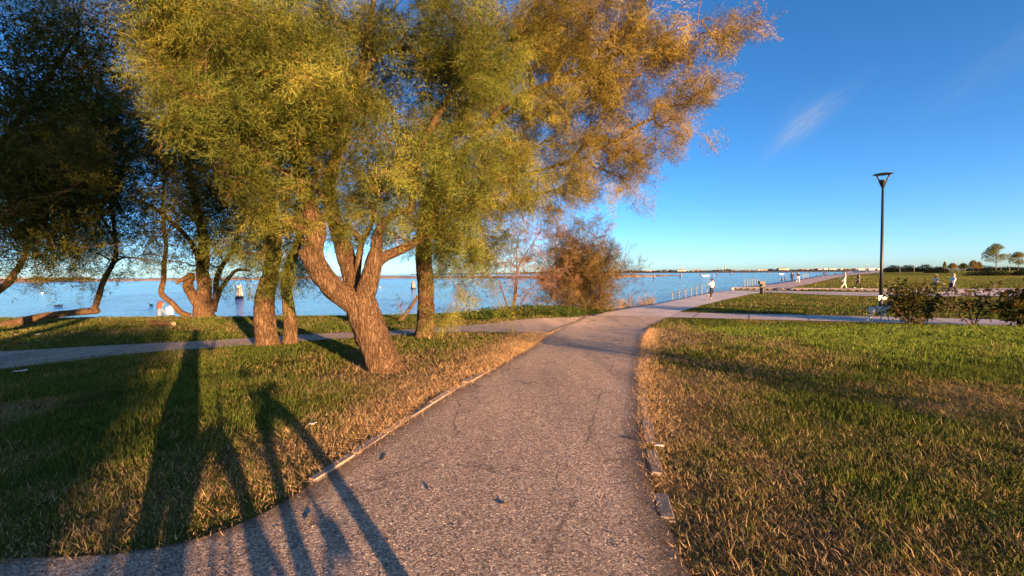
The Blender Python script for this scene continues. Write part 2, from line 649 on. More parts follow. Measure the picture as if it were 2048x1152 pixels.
gc = gc * (1 - wet) + np.array([0.11, 0.085, 0.06]) * wet


def lawn_mat():
    m, nd, lk, b = new_mat('lawn_turf')
    at = N(nd, 'ShaderNodeAttribute', attribute_name='col')
    pos = world_pos(nd)
    n1 = N(nd, 'ShaderNodeTexNoise', Scale=2.2, Detail=6.0, Roughness=0.7)
    n2 = N(nd, 'ShaderNodeTexNoise', Scale=28.0, Detail=4.0, Roughness=0.7)
    mpn = N(nd, 'ShaderNodeMapping'); mpn.inputs['Scale'].default_value = (0.05, 0.30, 0.3)
    n3 = N(nd, 'ShaderNodeTexNoise', Scale=1.0, Detail=4.0)
    lk.new(pos, mpn.inputs[0]); lk.new(mpn.outputs[0], n3.inputs['Vector'])
    lk.new(pos, n1.inputs['Vector']); lk.new(pos, n2.inputs['Vector'])
    r1 = ramp(nd, [(0.25, (0.45, 0.5, 0.5)), (0.5, (1, 1, 1)), (0.75, (1.7, 1.45, 1.2))])
    r2 = ramp(nd, [(0.25, (0.35, 0.4, 0.4)), (0.5, (1, 1, 1)), (0.8, (1.7, 1.6, 1.3))])
    r3 = ramp(nd, [(0.3, (0.65, 0.75, 0.75)), (0.7, (1.25, 1.2, 1.1))])
    for n_, r_ in ((n1, r1), (n2, r2), (n3, r3)):
        lk.new(n_.outputs[0], r_.inputs[0])
    cur = at.outputs['Color']
    for r_ in (r1, r2, r3):
        mx = N(nd, 'ShaderNodeMix', data_type='RGBA', blend_type='MULTIPLY')
        mx.inputs[0].default_value = 1.0
        lk.new(cur, mx.inputs[6]); lk.new(r_.outputs[0], mx.inputs[7])
        cur = mx.outputs[2]
    lk.new(cur, b.inputs['Base Color'])
    b.inputs['Roughness'].default_value = 1.0
    b.inputs['Specular IOR Level'].default_value = 0.0
    add = N(nd, 'ShaderNodeMath', operation='ADD')
    lk.new(n1.outputs[0], add.inputs[0]); lk.new(n2.outputs[0], add.inputs[1])
    bp = N(nd, 'ShaderNodeBump', Strength=1.0, Distance=0.12)
    lk.new(add.outputs[0], bp.inputs['Height'])
    lk.new(bp.outputs[0], b.inputs['Normal'])
    return m


M['lawn'] = lawn_mat()
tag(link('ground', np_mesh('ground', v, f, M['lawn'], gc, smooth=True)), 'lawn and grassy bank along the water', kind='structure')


# ------------------------------------------------------------------ water
def water_mat():
    m, nd, lk, b = new_mat('lagoon_water')
    pos = world_pos(nd)
    mpn = N(nd, 'ShaderNodeMapping'); mpn.inputs['Scale'].default_value = (0.55, 1.0, 1.0)
    mpn.inputs['Rotation'].default_value = (0, 0, math.radians(-12))
    lk.new(pos, mpn.inputs[0])
    n1 = N(nd, 'ShaderNodeTexNoise', Scale=1.3, Detail=6.0, Roughness=0.62, Distortion=0.4)
    n2 = N(nd, 'ShaderNodeTexNoise', Scale=0.16, Detail=3.0)
    mp3 = N(nd, 'ShaderNodeMapping'); mp3.inputs['Scale'].default_value = (0.004, 0.03, 1.0)
    lk.new(pos, mp3.inputs[0])
    n3 = N(nd, 'ShaderNodeTexNoise', Scale=1.0, Detail=5.0, Roughness=0.6, Distortion=0.8)
    lk.new(mp3.outputs[0], n3.inputs['Vector'])
    lk.new(mpn.outputs[0], n1.inputs['Vector']); lk.new(mpn.outputs[0], n2.inputs['Vector'])
    ad = N(nd, 'ShaderNodeMath', operation='MULTIPLY_ADD')
    lk.new(n2.outputs[0], ad.inputs[0]); ad.inputs[1].default_value = 1.5
    lk.new(n1.outputs[0], ad.inputs[2])
    # calm slicks between ruffled water
    st = N(nd, 'ShaderNodeMapRange'); st.inputs[1].default_value = 0.38; st.inputs[2].default_value = 0.56
    st.inputs[3].default_value = 0.42; st.inputs[4].default_value = 1.0
    lk.new(n3.outputs[0], st.inputs[0])
    bp = N(nd, 'ShaderNodeBump', Distance=0.9)
    lk.new(st.outputs[0], bp.inputs['Strength'])
    lk.new(ad.outputs[0], bp.inputs['Height'])
    lk.new(bp.outputs[0], b.inputs['Normal'])
    b.inputs['Base Color'].default_value = (0.045, 0.21, 0.40, 1)
    b.inputs['Roughness'].default_value = 0.12
    b.inputs['IOR'].default_value = 1.33
    return m


M['water'] = water_mat()
mb = MB()
wv = [(-4500, -500, WATER_Z), (4500, -500, WATER_Z), (4500, 15000, WATER_Z), (-4500, 15000, WATER_Z)]
mb.add(wv, [(0, 1, 2, 3)])
tag(mb.build('water', M['water']), 'rippled blue lagoon water', kind='structure')


# ------------------------------------------------------------------ paths
def asphalt_mat():
    m, nd, lk, b = new_mat('chip_asphalt')
    pos = world_pos(nd)
    vo = N(nd, 'ShaderNodeTexVoronoi', Scale=95.0); vo.inputs['Randomness'].default_value = 1.0
    vd = N(nd, 'ShaderNodeTexVoronoi', Scale=95.0, feature='DISTANCE_TO_EDGE')
    big = N(nd, 'ShaderNodeTexNoise', Scale=1.0, Detail=6.0, Roughness=0.62)
    mid = N(nd, 'ShaderNodeTexNoise', Scale=7.0, Detail=6.0, Roughness=0.7)
    ck = N(nd, 'ShaderNodeTexVoronoi', Scale=0.42, feature='DISTANCE_TO_EDGE')
    wob = N(nd, 'ShaderNodeTexNoise', Scale=2.5, Detail=4.0)
    vm = N(nd, 'ShaderNodeVectorMath', operation='MULTIPLY_ADD')
    lk.new(pos, wob.inputs['Vector'])
    lk.new(wob.outputs['Color'], vm.inputs[0]); vm.inputs[1].default_value = (0.9, 0.9, 0.0)
    lk.new(pos, vm.inputs[2]); lk.new(vm.outputs[0], ck.inputs['Vector'])
    for n_ in (vo, vd, mid):
        lk.new(pos, n_.inputs['Vector'])
    lay = N(nd, 'ShaderNodeMapping'); lay.inputs['Rotation'].default_value = (0, 0, math.radians(-12)); lay.inputs['Scale'].default_value = (1.5, 0.28, 1)
    lk.new(pos, lay.inputs[0]); lk.new(lay.outputs[0], big.inputs['Vector'])
    sp = N(nd, 'ShaderNodeSeparateColor'); lk.new(vo.outputs['Color'], sp.inputs[0])
    chip = ramp(nd, [(0.0, (0.16, 0.118, 0.095)), (0.3, (0.38, 0.29, 0.23)), (0.65, (0.54, 0.415, 0.325)), (0.9, (0.74, 0.60, 0.465)), (1.0, (0.88, 0.76, 0.61))])
    lk.new(sp.outputs[0], chip.inputs[0])
    worn = ramp(nd, [(0.32, (0.94, 0.92, 0.91)), (0.48, (1.22, 1.19, 1.15)), (0.66, (1.46, 1.38, 1.30))])
    lk.new(big.outputs[0], worn.inputs[0])
    dirt = ramp(nd, [(0.28, (0.78, 0.76, 0.75)), (0.52, (1, 1, 1)), (0.8, (1.12, 1.06, 1.0))])
    lk.new(mid.outputs[0], dirt.inputs[0])
    cr = N(nd, 'ShaderNodeMapRange'); cr.inputs[1].default_value = 0.003; cr.inputs[2].default_value = 0.009
    cr.inputs[3].default_value = 0.40; cr.inputs[4].default_value = 1.0
    lk.new(ck.outputs['Distance'], cr.inputs[0])
    fade = N(nd, 'ShaderNodeMapRange'); fade.inputs[1].default_value = 0.47; fade.inputs[2].default_value = 0.53
    lk.new(big.outputs[0], fade.inputs[0])
    crf = N(nd, 'ShaderNodeMath', operation='MAXIMUM'); lk.new(cr.outputs[0], crf.inputs[0]); lk.new(fade.outputs[0], crf.inputs[1])
    cur = chip.outputs[0]
    for o_ in (worn.outputs[0], dirt.outputs[0], crf.outputs[0]):
        mx = N(nd, 'ShaderNodeMix', data_type='RGBA', blend_type='MULTIPLY'); mx.inputs[0].default_value = 1.0
        lk.new(cur, mx.inputs[6]); lk.new(o_, mx.inputs[7]); cur = mx.outputs[2]
    # earth blown over the edges, and a long crack that follows the path
    at = N(nd, 'ShaderNodeAttribute', attribute_name='col')
    sx = N(nd, 'ShaderNodeSeparateXYZ'); lk.new(at.outputs['Vector'], sx.inputs[0])
    ed = N(nd, 'ShaderNodeMath', operation='MULTIPLY_ADD'); lk.new(mid.outputs[0], ed.inputs[0]); ed.inputs[1].default_value = -0.42; lk.new(sx.outputs['Y'], ed.inputs[2])
    em = N(nd, 'ShaderNodeMapRange'); em.inputs[1].default_value = -0.16; em.inputs[2].default_value = 0.06; em.inputs[3].default_value = 0.85; em.inputs[4].default_value = 0.0
    lk.new(ed.outputs[0], em.inputs[0])
    mxe = N(nd, 'ShaderNodeMix', data_type='RGBA'); lk.new(em.outputs[0], mxe.inputs[0]); lk.new(cur, mxe.inputs[6]); mxe.inputs[7].default_value = (0.19, 0.13, 0.085, 1)
    lc = N(nd, 'ShaderNodeMath', operation='MULTIPLY_ADD'); lk.new(wob.outputs[0], lc.inputs[0]); lc.inputs[1].default_value = 0.07; lk.new(sx.outputs['X'], lc.inputs[2])
    lc2 = N(nd, 'ShaderNodeMath', operation='SUBTRACT'); lk.new(lc.outputs[0], lc2.inputs[0]); lc2.inputs[1].default_value = 0.825
    lc3 = N(nd, 'ShaderNodeMath', operation='ABSOLUTE'); lk.new(lc2.outputs[0], lc3.inputs[0])
    lm = N(nd, 'ShaderNodeMapRange'); lm.inputs[1].default_value = 0.002; lm.inputs[2].default_value = 0.007; lm.inputs[3].default_value = 0.55; lm.inputs[4].default_value = 1.0
    lk.new(lc3.outputs[0], lm.inputs[0])
    lf = N(nd, 'ShaderNodeMath', operation='MAXIMUM'); lk.new(lm.outputs[0], lf.inputs[0])
    lg_ = N(nd, 'ShaderNodeMapRange'); lg_.inputs[1].default_value = 0.44; lg_.inputs[2].default_value = 0.52; lk.new(big.outputs[0], lg_.inputs[0]); lk.new(lg_.outputs[0], lf.inputs[1])
    mxl = N(nd, 'ShaderNodeMix', data_type='RGBA', blend_type='MULTIPLY'); mxl.inputs[0].default_value = 1.0
    lk.new(mxe.outputs[2], mxl.inputs[6]); lk.new(lf.outputs[0], mxl.inputs[7]); cur = mxl.outputs[2]
    lk.new(cur, b.inputs['Base Color'])
    b.inputs['Roughness'].default_value = 0.85
    b.inputs['Specular IOR Level'].default_value = 0.25
    h = N(nd, 'ShaderNodeMath', operation='MULTIPLY'); lk.new(vd.outputs['Distance'], h.inputs[0]); h.inputs[1].default_value = 2.2
    h2 = N(nd, 'ShaderNodeMath', operation='MULTIPLY_ADD'); lk.new(sp.outputs[1], h2.inputs[0]); h2.inputs[1].default_value = 0.5; lk.new(h.outputs[0], h2.inputs[2])
    h3 = N(nd, 'ShaderNodeMath', operation='MULTIPLY'); lk.new(h2.outputs[0], h3.inputs[0]); lk.new(crf.outputs[0], h3.inputs[1])
    bp = N(nd, 'ShaderNodeBump', Strength=1.0, Distance=0.013)
    lk.new(h3.outputs[0], bp.inputs['Height']); lk.new(bp.outputs[0], b.inputs['Normal'])
    return m


def concrete_mat(name, c, slab=None, rot=0.0):
    m, nd, lk, b = new_mat(name)
    pos = world_pos(nd)
    n1 = N(nd, 'ShaderNodeTexNoise', Scale=0.7, Detail=6.0, Roughness=0.65)
    n2 = N(nd, 'ShaderNodeTexNoise', Scale=60.0, Detail=3.0)
    lk.new(pos, n1.inputs['Vector']); lk.new(pos, n2.inputs['Vector'])
    c = np.array(c)
    r1 = ramp(nd, [(0.3, tuple(c * 0.78)), (0.55, tuple(c)), (0.8, tuple(np.minimum(c * 1.15, 1)))])
    lk.new(n1.outputs[0], r1.inputs[0])
    r2 = ramp(nd, [(0.3, (0.75, 0.74, 0.74)), (0.7, (1.12, 1.1, 1.08))])
    lk.new(n2.outputs[0], r2.inputs[0])
    mx = N(nd, 'ShaderNodeMix', data_type='RGBA', blend_type='MULTIPLY'); mx.inputs[0].default_value = 1.0
    lk.new(r1.outputs[0], mx.inputs[6]); lk.new(r2.outputs[0], mx.inputs[7])
    lk.new(mx.outputs[2], b.inputs['Base Color'])
    b.inputs['Roughness'].default_value = 0.9
    b.inputs['Specular IOR Level'].default_value = 0.2
    bp = N(nd, 'ShaderNodeBump', Strength=0.5, Distance=0.004)
    lk.new(n2.outputs[0], bp.inputs['Height']); lk.new(bp.outputs[0], b.inputs['Normal'])
    return m


M['asphalt'] = asphalt_mat()
M['concrete'] = concrete_mat('pale_concrete', (0.74, 0.62, 0.52))
M['concrete_grey'] = concrete_mat('grey_concrete', (0.58, 0.49, 0.42))
M['terrace'] = concrete_mat('reddish_promenade_paving', (0.58, 0.43, 0.35))


def ribbon(name, key, mat, lift, label, n=140, m=10, ragged=0.0, skirt=0.0):
    a, b = RIBBONS[key]
    a = resample(a, n); b = resample(b, n)
    if ragged:
        for q, s in ((a, 3.1), (b, 8.7)):
            t = np.gradient(q, axis=0); t /= np.linalg.norm(t, axis=1)[:, None]
            L = np.cumsum(np.hypot(*np.gradient(q, axis=0).T))
            w = ragged * ((fbm(L * 1.3, L * 0 + s, 0, 3) - 0.5) * 2)
            q += np.stack([-t[:, 1], t[:, 0]], 1) * w[:, None]
    k = np.linspace(0, 1, m)[None, :, None]
    P = a[:, None] * (1 - k) + b[:, None] * k
    z = base_height(P[..., 0], P[..., 1]) + 0.035 * (fbm(P[..., 0] * 0.45, P[..., 1] * 0.45, 3.3, 2) - 0.5) * (1 - sstep(24, 40, P[..., 1])) + lift
    v = np.concatenate([P, z[..., None]], -1)
    if skirt:
        e0 = v[:, :1].copy(); e0[..., 2] -= skirt
        v = np.concatenate([e0, v], 1)
    mm = v.shape[1]
    idx = np.arange(n * mm).reshape(n, mm)
    f = np.stack([idx[:-1, :-1], idx[:-1, 1:], idx[1:, 1:], idx[1:, :-1]], -1).reshape(-1, 4)
    wd = np.linalg.norm(a - b, axis=1)[:, None]
    kk_ = np.linspace(0, 1, m)[None]
    cl = np.stack([np.repeat(kk_, n, 0), np.minimum(kk_, 1 - kk_) * wd, np.zeros((n, m))], -1)
    if skirt:
        cl = np.concatenate([cl[:, :1], cl], 1)
    o = link(name, np_mesh(name, v.reshape(-1, 3), f, mat, cl.reshape(-1, 3), smooth=not skirt))
    return tag(o, label, kind='structure')


ribbon('asphalt_path', 'main', M['asphalt'], 0.018, 'weathered chip asphalt path running towards the water', 300, 26, 0.05)
ribbon('side_path', 'side', M['asphalt'], 0.010, 'narrow asphalt side path curving left behind the tree', 200, 8, 0.05)
apron = ribbon('concrete_quay', 'apron', M['concrete'], 0.022, 'pale concrete quay apron beside the railing', 120, 10, 0.0, 1.6)
cross = ribbon('crossing_path', 'cross', M['concrete_grey'], 0.026, 'grey concrete path crossing the lawn', 120, 6)
lowp = ribbon('lower_walk', 'lowp', M['concrete_grey'], 0.030, 'concrete walk along the foot of the low wall', 80, 6)
upp = ribbon('upper_walk', 'upp', M['terrace'], 0.026, 'paved walk above the low wall', 80, 6)
prom = ribbon('promenade', 'prom', M['terrace'], 0.030, 'long reddish waterfront promenade', 160, 6, 0.0, 1.5)


# slab joints of the crossing path and the quay: dark sealed strips lying in the surface
M['joint'] = simple('joint_filler', (0.12, 0.10, 0.09), 0.9)


def strip_mesh(p0, p1, w, lift, n=14):
    p0, p1 = np.array(p0), np.array(p1)
    d = (p1 - p0) / np.linalg.norm(p1 - p0); nn = np.array([-d[1], d[0]]) * w / 2
    t = np.linspace(0.015, 0.985, n)[:, None]
    c = p0 + (p1 - p0) * t
    P = np.stack([c - nn, c + nn], 1)
    z = base_height(P[..., 0], P[..., 1]) + 0.035 * (fbm(P[..., 0] * 0.45, P[..., 1] * 0.45, 3.3, 2) - 0.5) * (1 - sstep(24, 40, P[..., 1])) + lift
    v = np.concatenate([P, z[..., None]], -1).reshape(-1, 3)
    f = [(2 * i, 2 * i + 1, 2 * i + 3, 2 * i + 2) for i in range(n - 1)]
    return np_mesh('joint', v, np.array(f), M['joint'])


a, b = RIBBONS['cross']
A_, B_ = resample(a, 200), resample(b, 200)
for i in range(4, 110, 9):
    link('joint', strip_mesh(A_[i], B_[i], 0.035, 0.031), cross)
a, b = RIBBONS['apron']
A_, B_ = resample(a, 100), resample(b, 100)
for i in range(8, 96, 9):
    link('joint', strip_mesh(A_[i], B_[i], 0.04, 0.027), apron)
link('joint', strip_mesh(A_[0], B_[0], 0.06, 0.027), apron)

# loose chippings on the path
rp = RS.uniform(size=(5200, 2))
n_ = 300
A_, B_ = resample(RIBBONS['main'][0], n_), resample(RIBBONS['main'][1], n_)
ii = (RS.beta(1.3, 2.6, 4500) * n_).astype(int).clip(45, n_ - 1)
kk = np.where(RS.rand(4500) < 0.65, RS.beta(0.55, 0.55, 4500), RS.rand(4500))
cxy = A_[ii] * (1 - kk[:, None]) + B_[ii] * kk[:, None] + RS.normal(0, 0.05, (4500, 2))
r = RS.uniform(0.003, 0.0062, 4500)
cz = base_height(cxy[:, 0], cxy[:, 1]) + 0.035 * (fbm(cxy[:, 0] * 0.45, cxy[:, 1] * 0.45, 3.3, 2) - 0.5) + 0.018 + r * 0.4
oct_ = np.array([[1, 0, 0], [0, 1, 0], [-1, 0, 0], [0, -1, 0], [0, 0, 1], [0, 0, -1]], float)
of = np.array([[0, 1, 4], [1, 2, 4], [2, 3, 4], [3, 0, 4], [1, 0, 5], [2, 1, 5], [3, 2, 5], [0, 3, 5]])
vv = oct_[None] * r[:, None, None] * RS.uniform(0.6, 1.3, (4500, 6, 1)) * np.array([1.2, 1, 0.75])
an = RS.uniform(0, 6.28, 4500)
vx = vv[..., 0] * np.cos(an)[:, None] - vv[..., 1] * np.sin(an)[:, None]
vy = vv[..., 0] * np.sin(an)[:, None] + vv[..., 1] * np.cos(an)[:, None]
vv = np.stack([vx + cxy[:, :1], vy + cxy[:, 1:], vv[..., 2] + cz[:, None]], -1)
ff = of[None] + (np.arange(4500) * 6)[:, None, None]
cc = np.repeat(np.array([0.42, 0.34, 0.29])[None] * RS.uniform(0.15, 0.75, (4500, 1)), 6, 0)
M['chips'] = leaf_mat('stone_chips', 0.0)
tag(link('loose_gravel', np_mesh('loose_gravel', vv.reshape(-1, 3), ff.reshape(-1, 3), M['chips'], cc)), 'loose stone chippings scattered over the asphalt path', 'gravel', kind='stuff')
# ------------------------------------------------------------------ trees
def catmull(P, step=0.05):
    """P (n,4): xyz + radius -> densely sampled"""
    P = np.array(P, float)
    n = len(P)
    out = []
    for i in range(n - 1):
        p0 = P[max(i - 1, 0)]; p1 = P[i]; p2 = P[i + 1]; p3 = P[min(i + 2, n - 1)]
        m = max(2, int(np.linalg.norm(p2[:3] - p1[:3]) / step))
        for t in np.arange(m) / m:
            q = 0.5 * ((2 * p1) + (-p0 + p2) * t + (2 * p0 - 5 * p1 + 4 * p2 - p3) * t * t + (-p0 + 3 * p1 - 3 * p2 + p3) * t ** 3)
            q[3] = p1[3] * (1 - t) + p2[3] * t
            out.append(q)
    out.append(P[-1])
    return np.array(out)


def limb_mesh(name, P, seg, mat, rough=0.10, seed=0.0, flare=0.0, ridge=0.03):
    """Swept limb with knots and bark ridges in the geometry."""
    C = P[:, :3]; r = P[:, 3].copy()
    n = len(C)
    L = np.concatenate([[0], np.cumsum(np.linalg.norm(np.diff(C, axis=0), axis=1))])
    T = np.gradient(C, axis=0); T /= np.linalg.norm(T, axis=1)[:, None] + 1e-9
    A = np.zeros_like(T); ref = np.array([0.31, -0.9, 0.2])
    for i in range(n):
        a = ref - T[i] * np.dot(ref, T[i]); a /= np.linalg.norm(a); A[i] = a; ref = a
    B = np.cross(T, A)
    th = np.linspace(0, 2 * math.pi, seg, endpoint=False)
    cs, sn = np.cos(th), np.sin(th)
    rr = np.repeat(r[:, None], seg, 1)
    Lg = np.repeat(L[:, None], seg, 1)
    c2, s2 = np.repeat(cs[None], n, 0), np.repeat(sn[None], n, 0)
    big = vnoise(c2 * 1.3 + seed, s2 * 1.3 + 3, Lg * 2.2 + seed)
    # long fissures that wander round the limb
    fr = np.clip(r[:, None] / 0.02, 4, 15)
    wob = vnoise(c2 * 2 + seed, s2 * 2, Lg * 3.0)
    rd = vnoise(c2 * fr + wob * 2.2, s2 * fr + wob * 2.2, Lg * 4.2 + seed)
    ridgev = 1 - np.abs(2 * rd - 1)
    fine = vnoise(c2 * fr * 2.2, s2 * fr * 2.2, Lg * 13.0 + seed)
    rr = rr * (1 + rough * (big - 0.5) * 2) + np.minimum(rr * 0.22, ridge * 1.4) * (ridgev - 0.6) + np.minimum(rr * 0.06, ridge * 0.4) * (fine - 0.5)
    if flare:
        lobes = 0.6 + 0.8 * vnoise(c2 * 1.6 + seed + 9, s2 * 1.6, 0.5)
        rr = rr * (1 + flare * np.exp(-Lg / 0.16) * lobes)
    V = C[:, None] + rr[..., None] * (A[:, None] * cs[None, :, None] + B[:, None] * sn[None, :, None])
    V = V.reshape(-1, 3)
    idx = np.arange(n * seg).reshape(n, seg)
    nxt = np.roll(idx, -1, 1)
    F = np.stack([idx[:-1], nxt[:-1], nxt[1:], idx[1:]], -1).reshape(-1, 4)
    V = np.concatenate([V, C[-1:] + T[-1:] * r[-1] * 0.4])
    e = len(V) - 1
    cap = np.stack([idx[-1], nxt[-1], np.full(seg, e), np.full(seg, e)], -1)
    me = np_mesh(name, V, F, mat, smooth=True)
    bm = bmesh.new(); bm.from_mesh(me); bm.verts.ensure_lookup_table()
    for a_, b_ in zip(idx[-1], nxt[-1]):
        fa = bm.faces.new((bm.verts[int(a_)], bm.verts[int(b_)], bm.verts[e])); fa.smooth = True
    bm.to_mesh(me); bm.free()
    return me


def frusta(P0, P1, R0, R1, seg=4):
    """Many little tapered sticks at once."""
    n = len(P0)
    d = P1 - P0; d = d / (np.linalg.norm(d, axis=1)[:, None] + 1e-9)
    ref = np.where(np.abs(d[:, 2:3]) < 0.9, np.array([[0, 0, 1.0]]), np.array([[1.0, 0, 0]]))
    a = np.cross(d, ref); a /= np.linalg.norm(a, axis=1)[:, None] + 1e-9
    b = np.cross(d, a)
    th = np.linspace(0, 2 * math.pi, seg, endpoint=False)
    ring = a[:, None] * np.cos(th)[None, :, None] + b[:, None] * np.sin(th)[None, :, None]
    V = np.concatenate([P0[:, None] + ring * R0[:, None, None], P1[:, None] + ring * R1[:, None, None]], 1)
    k = np.arange(seg); k2 = (k + 1) % seg
    F = np.stack([k, k2, k2 + seg, k + seg], -1)
    F = F[None] + (np.arange(n) * 2 * seg)[:, None, None]
    return V.reshape(-1, 3), F.reshape(-1, 4)


def leaves(base, direc, length, width, rs):
    """Sliver triangles: base (n,3), unit directions, lengths, widths."""
    n = len(base)
    w = np.cross(direc, rs.normal(size=(n, 3))); w /= np.linalg.norm(w, axis=1)[:, None] + 1e-9
    V = np.stack([base - w * width[:, None] / 2, base + w * width[:, None] / 2, base + direc * length[:, None]], 1)
    return V


def unit(v):
    return v / (np.linalg.norm(v, axis=-1, keepdims=True) + 1e-9)


def blob_points(blobs, n, rs, shell=0.55, clump=1):
    """Random points in ellipsoids given as (px, py, rpx, rpy, depth, rdepth[, weight])"""
    vol = []
    for b in blobs:
        s = b[4] / FPX
        vol.append((b[2] * s * b[3] * s * b[5]) ** 0.8 * (b[6] if len(b) > 6 else 1.0))
    vol = np.array(vol); vol /= vol.sum()
    out = []; cen = []
    for b, w in zip(blobs, vol):
        k = max(3, int(round(n * w)))
        u = unit(rs.normal(size=(k, 3))) * (rs.rand(k, 1) ** (shell if shell < 1 else 0.33))
        kc = max(2, int(math.ceil(k / clump)))
        sc = 0.30 * b[4] / 8.0
        for i in range(k):
            q = u[i % kc]
            p = pt(b[0] + q[0] * b[2], b[1] + q[1] * b[3], b[4] + q[2] * b[5])
            out.append(p + rs.normal(size=3) * sc * (clump > 1) * np.array([1, 1, .7])); cen.append(p)
    return np.array(out), np.array(cen)


def grow(nodes, plen, attach, attr, bf=0.25, step=0.35, rs=None):
    """Greedy branching: joins attractors to a limb skeleton. Returns edges (a,b) over positions and node lists."""
    pos = [np.array(p) for p in nodes]; par = [-1] * len(pos); pl = list(plen)
    A = np.array(attr); M_ = len(A)
    nodesA = np.array(nodes)[attach]
    D = np.linalg.norm(A[:, None] - nodesA[None], axis=2)
    cost = D + bf * np.array(plen)[attach][None] + 0.6 * np.maximum(0, nodesA[None, :, 2] - A[:, None, 2])
    bi = np.argmin(cost, 1); best = cost[np.arange(M_), bi]
    bpar = np.nonzero(attach)[0][bi]
    todo = np.ones(M_, bool); tips = []; order = []
    for _ in range(M_):
        c = np.where(todo, best, 1e9); j = int(np.argmin(c)); todo[j] = False
        p0 = pos[bpar[j]]; p1 = A[j]
        dist = np.linalg.norm(p1 - p0); k = max(1, int(round(dist / step)))
        last = bpar[j]; bend = np.array([0, 0, 1.0]) * 0.10 * dist + rs.normal(size=3) * 0.05 * dist
        new = []
        for i in range(1, k + 1):
            t = i / k
            q = p0 + (p1 - p0) * t + bend * (4 * t * (1 - t)) * 0.5
            if i < k:
                q = q + rs.normal(size=3) * 0.02
            pos.append(q); par.append(last); pl.append(pl[last] + dist / k); last = len(pos) - 1; new.append(last)
        tips.append(last); order.append(j)
        for q in new:
            d = np.linalg.norm(A - pos[q], axis=1) + bf * pl[q]
            m = todo & (d < best)
            best[m] = d[m]; bpar[m] = q
    return np.array(pos), np.array(par), np.array(tips), np.array(order)


class Crown:
    pass


def foliage(pos, par, tips, rs, n_twig, leaf_n, leaf_len, leaf_w, twig_len, droop, colfun, spread=0.22, cen=None, lead=0.6):
    """Drooping feathery sprays round the branch tips. Returns leaf verts, colours, twig sticks."""
    pd = unit(pos[tips] - pos[par[tips]])
    T = np.repeat(np.arange(len(tips)), n_twig)
    k = len(T)
    start = pos[tips][T] + rs.normal(size=(k, 3)) * spread
    # all sprays of one clump hang the same way
    cid = np.floor(cen * 50).astype(int) @ np.array([73856093, 19349663, 83492791])
    cr_ = np.stack([((cid >> q) & 255) / 127.5 - 1 for q in (3, 9, 15)], 1)
    d = unit(pd[T] * lead + cr_[T] * np.array([.55, .55, .25]) + rs.normal(size=(k, 3)) * 0.5 + np.array([0, 0, -0.12]))
    ctone = 0.58 + 0.68 * ((cid >> 6) & 255) / 255.0  # clump colour varies at random, with contrast added like light and shade
    L = twig_len * rs.uniform(0.55, 1.35, k)
    dr = droop * rs.uniform(0.4, 1.5, k)
    t = np.sqrt(rs.rand(k, leaf_n))
    # twig curve p(t) = start + d L t - z dr L t^2
    P = start[:, None] + d[:, None] * (L[:, None] * t)[..., None]
    P[..., 2] -= dr[:, None] * L[:, None] * t ** 2
    tan = np.repeat(d[:, None], leaf_n, 1).copy()
    tan[..., 2] -= 2 * dr[:, None] * t
    tan = unit(tan)
    side = rs.normal(size=(k, leaf_n, 3))
    side = unit(side - tan * np.sum(side * tan, -1, keepdims=True))
    ang = rs.uniform(0.35, 1.0, (k, leaf_n, 1))
    ld = unit(tan * np.cos(ang) + side * np.sin(ang) + np.array([0, 0, -0.12]))
    n = k * leaf_n
    ll = leaf_len * rs.uniform(0.5, 1.4, n)
    lw = leaf_w * rs.uniform(0.6, 1.4, n)
    V = leaves(P.reshape(-1, 3), ld.reshape(-1, 3), ll, lw, rs)
    c = colfun(start, rs) * ctone[T][:, None]
    tone = rs.uniform(0.75, 1.25, (k, leaf_n, 1))
    C = (c[:, None] * tone).reshape(-1, 1, 3)
    C = np.repeat(C, 3, 1).reshape(-1, 3)
    nr = unit(unit(P.reshape(-1, 3) - np.repeat(cen[T] - np.array([0, 0, .12]), leaf_n, 0)) * 1.0 + unit(rs.normal(size=(n, 3))) * 0.45)
    gn = np.cross(V[:, 1] - V[:, 0], V[:, 2] - V[:, 0])
    flip = np.sum(gn * nr, 1) < 0
    V[flip] = V[flip][:, [1, 0, 2]]
    foliage.nrm = np.repeat(nr, 3, 0)
    mid = start + d * (L * 0.5)[:, None]; mid[:, 2] -= dr * L * 0.25
    end = start + d * (L * 0.97)[:, None]; end[:, 2] -= dr * L * 0.94
    return V.reshape(-1, 3), C, (start, mid, end)


